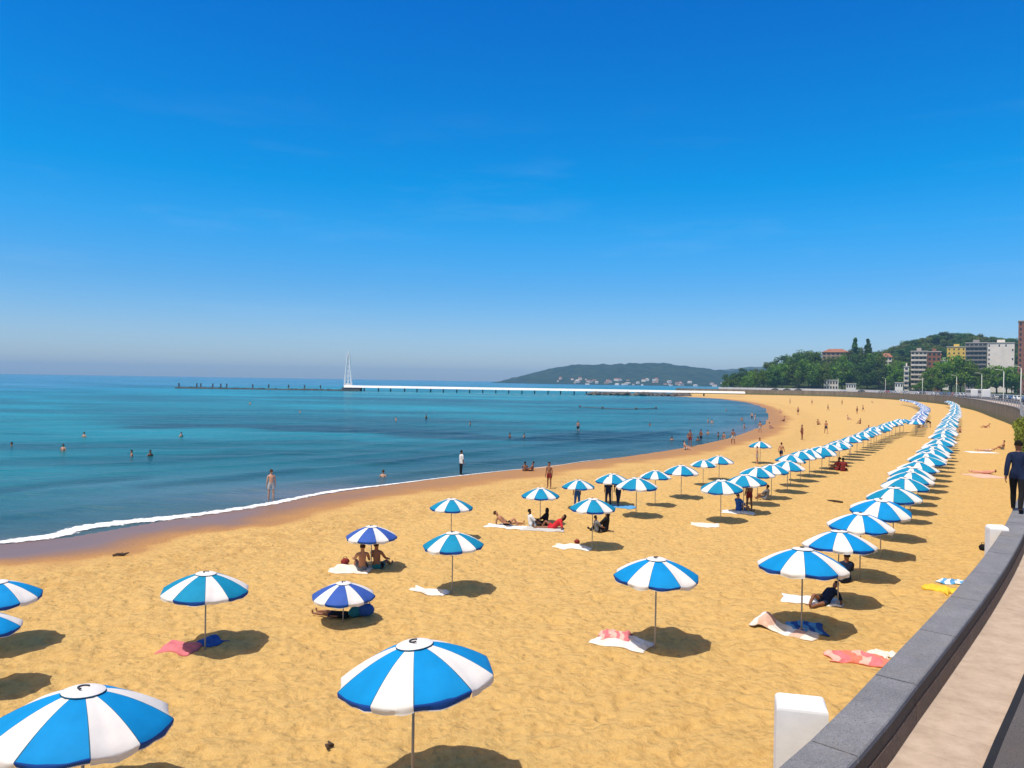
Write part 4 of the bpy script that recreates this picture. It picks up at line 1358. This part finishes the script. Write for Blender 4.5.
tag(land, kind='structure')

prof = np.array([(488, 383), (505, 380.5), (520, 376.5), (545, 371.5), (575, 367), (610, 365.5), (640, 364.2), (655, 362.8), (664, 362.2), (676, 365), (700, 368.5), (722, 371.5), (740, 370), (765, 367), (800, 366), (840, 369), (900, 372), (960, 376)])


def far_hill(name, Y0, sig, x0, x1, pr, mat, seed):
    xs = np.linspace((x0 - 512) / F * Y0 - 60, (x1 - 512) / F * Y0 + 60, 420)
    ys = np.linspace(Y0 - 2.2 * sig, Y0 + 2 * sig, 130)
    gx, gy = np.meshgrid(xs, ys)
    pxs = gx / Y0 * F + 512
    hor = 381 + (pxs - 512) * .0157
    h = (hor - np.interp(pxs, pr[:, 0], pr[:, 1])) * Y0 / F + CAM_H
    g = np.exp(-((gy - Y0) / sig) ** 2)
    n = (vnoise(gx * .006, gy * .006, seed) - .5) * .35 + (vnoise(gx * .02, gy * .02, seed + 1) - .5) * .18 + (vnoise(gx * .07, gy * .07, seed + 2) - .5) * .08
    z = (h * g * (1 + n * (1 - g * .6)) + g * (10 * (vnoise(gx * .012, gy * .012, seed + 4) - .5) + 9 * (vnoise(gx * .04, gy * .04, seed + 5) - .5))) * sstep(x0 - 5, x0 + 12, pxs) - 4 + 3.5 * sstep(.0, .12, g)
    o = grid_mesh(name, gx, gy, z, mat)
    tag(o, kind='structure')

    def hz(x, y):
        i = int(np.argmin(np.abs(ys - y))); j = int(np.argmin(np.abs(xs - x)))
        return float(z[i, j])
    return hz


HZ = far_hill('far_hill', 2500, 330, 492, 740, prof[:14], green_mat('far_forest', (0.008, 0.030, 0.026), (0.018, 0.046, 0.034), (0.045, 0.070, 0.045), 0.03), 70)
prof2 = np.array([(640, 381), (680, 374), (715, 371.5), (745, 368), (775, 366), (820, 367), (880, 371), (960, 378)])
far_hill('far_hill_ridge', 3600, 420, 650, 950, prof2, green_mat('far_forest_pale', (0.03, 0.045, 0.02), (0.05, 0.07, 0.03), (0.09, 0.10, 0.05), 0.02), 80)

# town at the foot of the far hill
HOUSE_W = [M('house_wall_%d' % i, c, 0.85, var=0.05, scale=.2) for i, c in enumerate(((0.78, 0.74, 0.68), (0.70, 0.62, 0.52), (0.80, 0.80, 0.80), (0.62, 0.45, 0.36)))]
ROOF = M('roof_tile', (0.30, 0.13, 0.08), 0.9, var=0.2, scale=.3)
PANE = M('window_pane', (0.03, 0.04, 0.05), 0.12, var=0.2)
HM = []
for i in range(4):
    mb = MB(); mb.box((-6, -5, -4), (6, 5, 7))
    n0 = len(mb.v)
    wme = mb.mesh('wall', HOUSE_W[i])
    mb = MB()
    mb.v += [(-6.5, -5.5, 7.0), (6.5, -5.5, 7.0), (6.5, 5.5, 7.0), (-6.5, 5.5, 7.0), (-3, 0, 9.6), (3, 0, 9.6)]
    for f in ((0, 1, 5, 4), (1, 2, 5), (2, 3, 4, 5), (3, 0, 4), (0, 3, 2, 1)): mb.face(f)
    HM.append((wme, mb.mesh('roof', ROOF if i != 2 else HOUSE_W[1])))
rn = random.Random(31)
for i in range(105):
    px = rn.choice([rn.gauss(625, 34), rn.uniform(535, 735), rn.uniform(575, 690)])
    Yh = rn.uniform(1880, 2260)
    if px < 560 and rn.random() < .6: px += 70
    x = (px - 512) / F * Yh
    z = HZ(x, Yh)
    if z < -.8: z = 0
    if z > 13: continue
    t = empty('house', (x, Yh, z), 'tiny pale house in the town at the foot of the far hill', 'house', 'houses of the far town', rz=rn.uniform(-.5, .5))
    s = rn.uniform(.35, .8); t.scale = (s * rn.uniform(.9, 1.6), s, s * rn.uniform(.7, 1.3))
    a, b = HM[rn.choice((0, 0, 1, 2, 2, 3))]
    link('wall', a, t); link('roof', b, t)
# pale waterfront of the far town
# ------------------------------------------------------------------ trees
def leaf_mat(name, c0, c1, c2):
    m, nt, b = new_mat(name)
    geo = N(nt, 'ShaderNodeNewGeometry'); oi = N(nt, 'ShaderNodeObjectInfo')
    n = N(nt, 'ShaderNodeTexNoise', Scale=0.45, Detail=4.0, Roughness=0.7); nt.links.new(geo.outputs['Position'], n.inputs['Vector'])
    c = ramp(nt, n.outputs['Fac'], [(0.32, c0), (0.5, c1), (0.68, c2)])
    h = N(nt, 'ShaderNodeHueSaturation')
    nt.links.new(c, h.inputs['Color'])
    nt.links.new(mth(nt, 'ADD', 0.485, mth(nt, 'MULTIPLY', oi.outputs['Random'], 0.03)), h.inputs['Hue'])
    nt.links.new(mth(nt, 'ADD', 0.75, mth(nt, 'MULTIPLY', oi.outputs['Random'], 0.55)), h.inputs['Value'])
    nt.links.new(h.outputs[0], b.inputs['Base Color'])
    b.inputs['Roughness'].default_value = 0.7; b.inputs['Specular IOR Level'].default_value = 0.2
    tr = N(nt, 'ShaderNodeBsdfTranslucent'); nt.links.new(h.outputs[0], tr.inputs['Color'])
    mx = N(nt, 'ShaderNodeMixShader'); mx.inputs[0].default_value = 0.3
    nt.links.new(b.outputs[0], mx.inputs[1]); nt.links.new(tr.outputs[0], mx.inputs[2])
    nt.links.new(mx.outputs[0], nt.nodes['Material Output'].inputs['Surface'])
    return m


LEAF = [leaf_mat('leaf_mid', (0.05, 0.105, 0.010), (0.10, 0.19, 0.020), (0.18, 0.29, 0.035)),
        leaf_mat('leaf_dark', (0.025, 0.068, 0.012), (0.052, 0.12, 0.020), (0.10, 0.19, 0.034)),
        leaf_mat('leaf_bright', (0.06, 0.14, 0.010), (0.115, 0.235, 0.018), (0.20, 0.33, 0.03)),
        leaf_mat('leaf_olive', (0.058, 0.088, 0.016), (0.11, 0.145, 0.028), (0.18, 0.21, 0.05))]
BARK = M('bark', (0.09, 0.065, 0.045), 0.95, var=0.3, scale=2)


def crown_mesh(kind, seed, leaf):
    rn = random.Random(seed)
    lobes = []
    if kind == 'round':
        for i in range(20):
            a = rn.uniform(0, 2 * PI); z = rn.uniform(.30, 1.0); rmax = .46 * math.sin(PI * min(1, max(.12, (z - .14) / .92))) ** .6
            r = rmax * rn.uniform(.45, 1.0)
            lobes.append((r * math.cos(a), r * math.sin(a), z * .86, rn.uniform(.11, .20)))
    elif kind == 'poplar':
        for i in range(22):
            z = .12 + .84 * i / 21
            rr = .12 * math.sin(PI * (z * .9 + .08)) ** .7
            a = rn.uniform(0, 6.28)
            lobes.append((rr * rn.uniform(.2, .9) * math.cos(a), rr * rn.uniform(.2, .9) * math.sin(a), z * .95, rn.uniform(.045, .11) * (1.2 - .55 * z)))
    else:                       # pine, flat topped
        for i in range(16):
            a = rn.uniform(0, 6.28); r = rn.uniform(.05, .45)
            lobes.append((r * math.cos(a), r * math.sin(a), rn.uniform(.62, .92) - r * .3, rn.uniform(.10, .17)))
    V, Fc = [], []
    per = 105
    ls = .028 if kind != 'poplar' else .02
    for (x, y, z, r) in lobes:
        for _ in range(per):
            u = Vector((rn.gauss(0, 1), rn.gauss(0, 1), rn.gauss(0, 1))).normalized()
            d = r * (1 - .45 * rn.random() ** 2) * (1 + rn.uniform(-.12, .2))
            p = Vector((x, y, z)) + Vector((u.x, u.y, u.z * .8)) * d
            nrm = (u + Vector((rn.gauss(0, .6), rn.gauss(0, .6), rn.gauss(0, .6) + .3))).normalized()
            a = nrm.cross(Vector((rn.gauss(0, 1), rn.gauss(0, 1), rn.gauss(0, 1)))).normalized(); b = nrm.cross(a)
            s = ls * rn.uniform(.6, 1.5)
            n0 = len(V)
            V += [tuple(p + a * s), tuple(p + b * s * .7), tuple(p - a * s), tuple(p - b * s * .7)]
            Fc.append((n0, n0 + 1, n0 + 2, n0 + 3))
    me = bpy.data.meshes.new('crown'); me.from_pydata(V, [], Fc); me.materials.append(leaf); me.update()
    mb = MB()
    mb.tube([(0, 0, -.08), (.004, 0, .12), (-.006, .005, .34), (.01, 0, .7)], [.034, .024, .018, .006], 7)
    for i in range(0, len(lobes), 4):
        x, y, z, r = lobes[i]
        mb.tube([(0, 0, min(.3, z * .5)), (x * .5, y * .5, (z + .25) * .52), (x, y, z)], [.014, .009, .004], 5)
    return me, mb.mesh('trunk', BARK, smooth=True)


TREES = {}
for kd, n in (('round', 3), ('poplar', 1), ('pine', 2)):
    for lf in range(4):
        if kd == 'poplar' and lf not in (1,): continue
        if kd == 'pine' and lf not in (1, 3): continue
        for s in range(n if lf < 3 or kd == 'pine' else 2):
            TREES.setdefault((kd, lf), []).append(crown_mesh(kd, 100 + 10 * lf + s, LEAF[lf]))
TREES[('round', 3)] = TREES[('round', 3)]


def tree(x, y, z, h, wd, kd, lf, label, group, rn, name='tree'):
    t = empty(name, (x, y, z), label, 'tree', group, rz=rn.uniform(0, 6.28))
    t.scale = (wd, wd, h)
    c, k = rn.choice(TREES[(kd, lf)])
    link('crown', c, t); link('trunk', k, t)
    return t


rn = random.Random(77)
# the belt behind the far promenade: px, top row, depth, kind, leaf
belt = []
tops = np.array([(722, 378), (735, 374), (750, 371), (765, 367), (780, 361), (800, 352), (812, 351), (820, 356), (835, 360), (850, 355), (870, 352), (884, 356), (897, 360), (908, 366)])
for i in range(46):
    px = 724 + 184 * (i + rn.uniform(-.4, .4)) / 46
    layer = i % 3
    dep = (505, 540, 590)[layer] + rn.uniform(-12, 12)
    tp = np.interp(px, tops[:, 0], tops[:, 1]) + (0, 0, 0)[layer] + (5, 0, -4)[layer] + rn.uniform(-2, 3)
    belt.append((px, tp, dep, 'round', rn.choice((0, 0, 1, 1, 2)) if layer < 2 else rn.choice((0, 1, 3))))
for px, tp, dep, kd, lf in belt:
    p = atd(px, tp, dep)
    g = float(land_z(np.array(p.x), np.array(p.y))) - .3
    h = max(4.5, p.z - g) / .96
    tree(p.x, p.y, g, h, min(h * .95, 14) * rn.uniform(.95, 1.3), kd, lf, '%s leafed tree in the belt behind the far promenade' % ('mid green', 'dark green', 'bright green', 'olive green')[lf], 'trees in the belt behind the far promenade', rn)
for px, tp, lb in ((855, 335, 'left one of two tall narrow poplars rising above the tree belt'), (868, 336, 'right one of two tall narrow poplars rising above the tree belt')):
    p = atd(px, tp, 560); g = float(land_z(np.array(p.x), np.array(p.y))) - .3
    tree(p.x, p.y, g, (p.z - g), 27, 'poplar', 1, lb, None, rn, 'poplar')
# front row by the buildings
for i, (px, tp, dep, wd, lf) in enumerate([(932, 366, 455, 11, 2), (942, 361, 458, 15, 2), (952, 355, 462, 16, 2), (961, 358, 455, 15, 2), (969, 362, 452, 13, 2), (977, 365, 455, 11, 0), (988, 368, 450, 11, 2), (997, 365, 446, 16, 2), (1007, 365, 440, 14, 2), (1012, 376, 440, 9, 2), (925, 380, 452, 8, 0), (938, 379, 450, 9, 0), (918, 383, 448, 6, 2), (983, 380, 440, 8, 0)]):
    p = atd(px, tp, dep); g = 2.7
    tree(p.x, p.y, g, (p.z - g) / .96, wd * 1.15, 'round', lf, 'bushy %s tree in front of the apartment blocks' % ('mid green', 'dark', 'bright green', 'olive')[lf], 'trees in front of the apartment blocks', rn)
# wooded hill
for ci in range(30):
    for ri in range(9):
        px = 862 + 185 * (ci + rn.uniform(0.05, .95)) / 30
        dep = 590 + 215 * (ri + rn.uniform(0, 1)) / 9
        x = (px - 512) / F * dep
        g = float(land_z(np.array(x), np.array(dep)))
        if g < 9 or dep > 775: continue
        kd = 'pine' if rn.random() < .2 else 'round'
        lf = rn.choice((1, 3)) if kd == 'pine' else rn.choice((1, 3, 3, 0, 1))
        h = rn.uniform(8, 12.5)
        tree(x, dep, g - 1.2, h, h * rn.uniform(1.3, 1.9), kd, lf, '%s tree on the wooded hill behind the town' % ({'pine': 'flat topped dark pine', 'round': ('mid green', 'dark round', 'bright', 'olive round')[lf]}[kd]), 'trees on the wooded hill', rn, 'pine_tree' if kd == 'pine' else 'tree')


# ------------------------------------------------------------------ buildings
mb = MB(); mb.box((-.5, -.02, 0), (.5, .10, 1)); WIN = mb.mesh('window', PANE)
mb = MB(); mb.box((-.5, -.55, 0), (.5, -.5, 1)); mb.box((-.5, -.55, -.12), (.5, .02, 0)); BALC = mb.mesh('balcony', M('balcony_paint', (0.62, 0.58, 0.52), 0.8))
mb = MB(); mb.box((-.5, -.55, 0), (.5, -.5, 1)); mb.box((-.5, -.55, -.12), (.5, .02, 0)); BALC_D = mb.mesh('balcony', M('balcony_dark', (0.22, 0.21, 0.20), 0.8))


def building(px0, px1, ptop, dep, col, floors, cols, label, name='apartment_block', bal=None, win=(.55, .5), roof='flat', deep=14, rz=0.0, wcols=None):
    a, b = atd(px0, ptop, dep), atd(px1, ptop, dep)
    cx = (a.x + b.x) / 2; rz = -math.atan2(cx, dep); w_ = (b.x - a.x) * math.cos(rz)
    g = float(land_z(np.array(cx), np.array(dep + 4))) - 1.0
    h = a.z - g
    t = empty(name, (cx, dep, g), label, 'building', rz=rz)
    wm = M('wall_' + label[:24], col, 0.85, var=0.10, scale=.25)
    mb = MB(); mb.box((-w_ / 2, 0, 0), (w_ / 2, deep, h)); mb.build('wall', wm, t)
    if roof == 'flat':
        mb = MB(); mb.box((-w_ / 2 - .3, -.3, h + .003), (w_ / 2 + .3, deep + .3, h + .6)); r = mb.build('roof', M('roof_edge', (0.45, 0.42, 0.39), .9), t)
        if floors > 2: mb = MB(); mb.box((-w_ * .15, deep * .3, h + .6), (w_ * .15, deep * .7, h + 2.6)); mb.build('lift_housing', wm, r)
    else:
        mb = MB(); o_ = .7
        mb.v += [(-w_ / 2 - o_, -o_, h), (w_ / 2 + o_, -o_, h), (w_ / 2 + o_, deep + o_, h), (-w_ / 2 - o_, deep + o_, h), (-w_ / 2 * .5, deep / 2, h + 3.2), (w_ / 2 * .5, deep / 2, h + 3.2)]
        for f in ((0, 1, 5, 4), (1, 2, 5), (2, 3, 4, 5), (3, 0, 4), (0, 3, 2, 1)): mb.face(f)
        mb.build('roof', ROOF, t)
    fh = 3.1
    for f in range(floors):
        z = h - (f + 1) * fh + .55
        if z < .5: break
        for c in range(cols):
            if wcols is not None and not wcols(f, c): continue
            cw = w_ / cols
            o = link('window', WIN, t)
            o.location = (-w_ / 2 + (c + .5) * cw, -.08, z + .35); o.scale = (cw * win[0], 1, fh * win[1])
        if bal:
            o = link('balcony', bal, t); o.location = (0, 0, z - .3); o.scale = (w_ * .96, 2.2, 1.05)
    return t


building(911, 927, 351.5, 478, (0.42, 0.37, 0.31), 10, 4, 'beige apartment slab with pale balcony bands on every floor', bal=BALC, win=(.7, .55))
building(927.5, 941, 352, 492, (0.26, 0.12, 0.075), 6, 3, 'red brown brick block joined to the beige slab', bal=None)
building(904, 909, 367, 470, (0.70, 0.68, 0.64), 6, 1, 'narrow pale block left of the beige slab', bal=BALC)
building(934, 941, 355, 545, (0.60, 0.62, 0.66), 3, 2, 'small grey white house behind the brick block', name='house', roof='hip', deep=9)
building(939, 949, 361, 530, (0.78, 0.77, 0.74), 3, 3, 'white house with stepped front left of the yellow block', name='house', roof='flat', deep=9)
building(947, 966, 347, 570, (0.72, 0.50, 0.10), 5, 4, 'yellow apartment block below the wooded hill', win=(.3, .4))
building(965.5, 987, 343, 515, (0.30, 0.28, 0.27), 9, 5, 'grey apartment block with dark balcony bands', bal=BALC_D, win=(.75, .55))  # side face of the white block, built as a block of its own
building(987.5, 1014.5, 343, 505, (0.78, 0.73, 0.67), 8, 8, 'large white apartment block with one column of windows', win=(.42, .42), wcols=lambda f, c: c == 0 or (f == 0 and c in (3, 5)) or (c == 7 and f in (1, 3)))
building(1018.5, 1042, 321, 440, (0.27, 0.125, 0.09), 14, 5, 'tall red brown brick tower cut by the right edge', bal=None, win=(.4, .5))
building(822, 849, 352, 640, (0.34, 0.24, 0.17), 3, 6, 'brown villa with tiled roof on top of the wooded rise', name='villa', roof='hip')
building(818, 830, 367, 600, (0.60, 0.55, 0.42), 3, 4, 'cream villa half hidden by trees below the brown villa', name='villa', roof='hip', deep=10)
building(881, 892, 357, 575, (0.68, 0.64, 0.54), 3, 3, 'pale house among the trees right of the poplars', name='house', roof='hip', deep=10)
building(824, 838, 380.5, 492, (0.66, 0.60, 0.52), 2, 5, 'low pale pavilion at the foot of the tree belt', name='pavilion', roof='flat', deep=8)
building(846, 856, 384, 488, (0.74, 0.72, 0.68), 1, 4, 'small white kiosk right of the low pavilion', name='kiosk', roof='flat', deep=6)
building(895, 903, 383, 468, (0.80, 0.79, 0.76), 1, 3, 'white kiosk left of the narrow pale block', name='kiosk', roof='flat', deep=6)

# ------------------------------------------------------------------ street: railing, lamp posts, cars, coach
rail = empty('railing', (0, 0, 0), 'thin grey railing with posts along the top of the far wall', 'railing')
fr = FW[:: 1]; fo = FW + FN_ * .2
RAILM = M('rail_paint', (0.42, 0.44, 0.46), 0.5, metal=.3)
for zz_, rr_ in ((1.0, .035), (.55, .02)):
    mb = MB(); mb.tube([(p[0], p[1], WTOP + zz_) for p in fo[::4]], rr_, 5); mb.build('rail', RAILM, rail)
mb = MB(); mb.tube([(0, 0, 0), (0, 0, 1.05)], .05, 6); pm = mb.mesh('post', RAILM)
stepi = max(4, len(fo) // 98)
for i in range(0, len(fo), stepi):
    o = link('post', pm, rail); o.location = (fo[i][0], fo[i][1], WTOP)
# creepers hanging on the wall where it comes into view at the right
gv = [i for i in range(len(WALL)) if 66 < WALL[i][1] < 118 and i < len(WALL) * .5]
rn = random.Random(61)
mb = MB()
for _ in range(9000):
    i = rn.choice(gv); q = WALL[i] + WN[i] * rn.uniform(-.32, -.02)
    f = (WALL[i][1] - 66) / 52
    z = WTOP * rn.random() ** 1.3 * (1.05 - .75 * f) * (0.6 + 0.8 * vnoise(np.array(i * .13), np.array(0.5), 5))
    n_ = Vector((-WN[i][0] + rn.gauss(0, .5), -WN[i][1] + rn.gauss(0, .5), rn.uniform(0, 1.2))).normalized()
    a = n_.cross(Vector((rn.gauss(0, 1), rn.gauss(0, 1), rn.gauss(0, 1)))).normalized(); b_ = n_.cross(a); sz = rn.uniform(.06, .17)
    c = Vector((q[0] + rn.gauss(0, .1), q[1] + rn.gauss(0, .1), max(.03, float(z))))
    mb.quad(c + a * sz, c + b_ * sz, c - a * sz, c - b_ * sz)
tag(mb.build('creeper', M('creeper_leaf', (0.22, 0.27, 0.03), .8, var=.4, scale=.8, translucent=.2)), 'yellow green creeper growing up the sea wall at the right edge', 'plant', kind='stuff')
# low white wall along the land side of the road
lw = empty('low_white_wall', (0, 0, 0), 'low white wall running along the land side of the far road', 'wall')
mb = MB()
sel = (FW[:, 1] > 150) & (FW[:, 1] < 464)
a0, a1 = (FW + FN_ * 13.0)[sel], (FW + FN_ * 13.4)[sel]
strip(mb, a0, a0, FLOORZ - .3, FLOORZ + 1.5); strip(mb, a0, a1, FLOORZ + 1.5); strip(mb, a1, a1, FLOORZ + 1.5, FLOORZ - .3)
mb.build('wall_body', CONC, lw)


def arc_at(s_idx, off_):
    i = min(max(int(s_idx), 1), len(WALL) - 2)
    p = WALL[i] + WN[i] * off_; t = WALL[i + 1] - WALL[i - 1]
    return p, math.atan2(t[1], t[0])


def car_parts():
    W = .86
    mb = MB()
    prof = [(-2.1, .35), (-2.15, .75), (-1.95, .92), (-1.45, .98), (-.95, 1.42), (.45, 1.45), (1.05, 1.0), (1.85, .86), (2.12, .68), (2.12, .35)]
    n0 = len(mb.v)
    for s in (-1, 1):
        for x, z in prof:
            mb.v.append((x, s * (W if z < 1.1 else W * .8), z))
    k = len(prof)
    for i in range(k):
        j = (i + 1) % k
        mb.face((n0 + i, n0 + j, n0 + k + j, n0 + k + i))
    mb.face([n0 + i for i in range(k)][::-1]); mb.face([n0 + k + i for i in range(k)])
    g = MB()
    for s in (-1, 1):
        q = [(-1.25, 1.02), (-.88, 1.37), (.42, 1.39), (.85, 1.02)]
        pts = [(x, s * ((W if z < 1.1 else W * .82) + .012), z) for x, z in q]
        g.quad(*(pts if s < 0 else pts[::-1]))
    g.quad((1.02, -.66, 1.045), (1.02, .66, 1.045), (.5, .6, 1.44), (.5, -.6, 1.44))
    g.quad((-1.42, .66, 1.02), (-1.42, -.66, 1.02), (-1.0, -.6, 1.41), (-1.0, .6, 1.41))
    wh = MB(); wh.lathe([(0, -.1), (.2, -.1), (.31, -.08), (.31, .08), (.2, .1), (0, .1)], 14)
    wh.v = [(x, z, y) for x, y, z in wh.v]
    return mb, g, wh


cb, cg, cw_ = car_parts()
CG = cg.mesh('window', PANE); CW = cw_.mesh('wheel', M('tyre', (0.015, 0.015, 0.016), .8))
CARC = [('white', (0.75, 0.75, 0.75)), ('silver', (0.42, 0.44, 0.46)), ('blue', (0.03, 0.11, 0.30)), ('dark grey', (0.05, 0.055, 0.06)), ('red', (0.40, 0.03, 0.03))]
CB = [(n, cb.mesh('body', M('car_' + n.replace(' ', '_'), c, .3, var=.03, spec=.6))) for n, c in CARC]
idx_far = [i for i in range(len(WALL)) if i > 200 and 105 < WALL[i][1] < 455]
rn = random.Random(44)
i = idx_far[0]; ncar = 0
while i < idx_far[-1] and ncar < 62:
    p, an = arc_at(i, 11.2)
    if rn.random() < .72:
        cn_, me = CB[rn.choice((0, 0, 0, 1, 1, 2, 3, 3, 4))]
        t = empty('parked_car', (p[0], p[1], FLOORZ + .012), '%s car parked along the road behind the far sea wall' % cn_, 'car', 'cars parked behind the far sea wall', rz=an)
        link('body', me, t); link('window', CG, t)
        for sx in (-1.3, 1.3):
            for sy in (-.78, .78):
                o = link('wheel', CW, t); o.location = (sx, sy, .31)
        ncar += 1
    i += 6


def coach(px, dep, label, L=10.5):
    j = min(idx_far, key=lambda q: abs((WALL[q] + WN[q] * 7.2)[0] / (WALL[q] + WN[q] * 7.2)[1] * F + 512 - px) + abs(WALL[q][1] - dep) * .05)
    p, an = arc_at(j, 7.2)
    t = empty('coach', (p[0], p[1], FLOORZ + .012), label, 'coach', rz=an)
    bm = bmesh.new(); bmesh.ops.create_cube(bm, size=1)
    for v in bm.verts: v.co = (v.co.x * L, v.co.y * 2.4, v.co.z * 2.7 + 1.75)
    bmesh.ops.bevel(bm, geom=bm.edges[:], offset=.22, segments=3, affect='EDGES')
    me = bpy.data.meshes.new('body'); bm.to_mesh(me); bm.free(); me.materials.append(CB[0][1].materials[0]); link('body', me, t)
    for s in (-1, 1):
        mb = MB(); mb.box((-L * .45, s * 1.2 - .012, 1.75), (L * .42, s * 1.2 + .012, 2.65)); mb.build('window', PANE, t)
    mb = MB(); mb.box((L / 2 - .03, -1.0, 1.5), (L / 2 + .012, 1.0, 2.75)); mb.build('windscreen', PANE, t)
    for sx in (-L * .3, L * .32):
        for sy in (-1.1, 1.1):
            o = link('wheel', CW, t); o.location = (sx, sy, .48); o.scale = (1.55, 1.4, 1.55)


coach(972, 230, 'white coach on the far road in front of the bright trees')
coach(984, 190, 'second white coach, nearer along the far road', 9)
# lamp posts
mb = MB(); mb.lathe([(0, 0), (.16, 0), (.12, .6), (.07, 7.6), (0, 7.6)], 8); LP = mb.mesh('pole', M('lamp_paint', (0.55, 0.58, 0.55), .5, metal=.2), smooth=True)
mb = MB(); mb.tube([(0, 0, 7.5), (.3, 0, 7.95), (1.3, 0, 8.1)], .05, 6); LA = mb.mesh('arm', M('lamp_paint', ()))
mb = MB(); mb.box((1.1, -.16, 8.02), (1.8, .16, 8.16)); LH = mb.mesh('lamp_head', M('lamp_head', (0.6, 0.6, 0.58), .5))
lamps = [(150, 'close to the right edge'), (185, 'right of the bright trees'), (228, 'in front of the white apartment block'), (275, 'in front of the bright trees'), (330, 'in front of the beige slab'), (385, 'left of the beige slab'), (430, 'at the foot of the tree belt')]
for dep, wh_ in lamps:
    j = min([q for q in idx_far if q < idx_far[-1]], key=lambda q: abs(WALL[q][1] - dep))
    p, an = arc_at(j, 4.6)
    t = empty('street_lamp', (p[0], p[1], FLOORZ), 'tall grey street lamp on the far promenade, %s' % wh_, 'street lamp', 'street lamps on the far promenade', rz=an + PI / 2)
    link('pole', LP, t); link('arm', LA, t); link('lamp_head', LH, t)

# ------------------------------------------------------------------ air
mb = MB(); mb.box((-6300, -300, -9), (6300, 6300, 92))
hz_m = bpy.data.materials.new('haze'); hz_m.use_nodes = True
hn = hz_m.node_tree
hn.nodes.remove(hn.nodes['Principled BSDF'])
pv = N(hn, 'ShaderNodeVolumePrincipled')
pv.inputs['Color'].default_value = (0.34, 0.66, 1.0, 1)
pv.inputs['Density'].default_value = 0.00018
hn.links.new(pv.outputs[0], hn.nodes['Material Output'].inputs['Volume'])
tag(mb.build('haze', hz_m), kind='stuff')

# ------------------------------------------------------------------ render settings
scene.render.engine = 'CYCLES'
scene.cycles.use_denoising = True
scene.cycles.max_bounces = 5
scene.cycles.diffuse_bounces = 3
scene.cycles.glossy_bounces = 2
scene.cycles.transparent_max_bounces = 6
scene.cycles.volume_bounces = 0
scene.cycles.sample_clamp_indirect = 8
scene.view_settings.view_transform = 'Standard'
scene.view_settings.look = 'None'
scene.view_settings.exposure = 0.13
scene.view_settings.gamma = 1.0
scene.view_settings.use_curve_mapping = False
scene.render.resolution_x, scene.render.resolution_y = 1024, 768
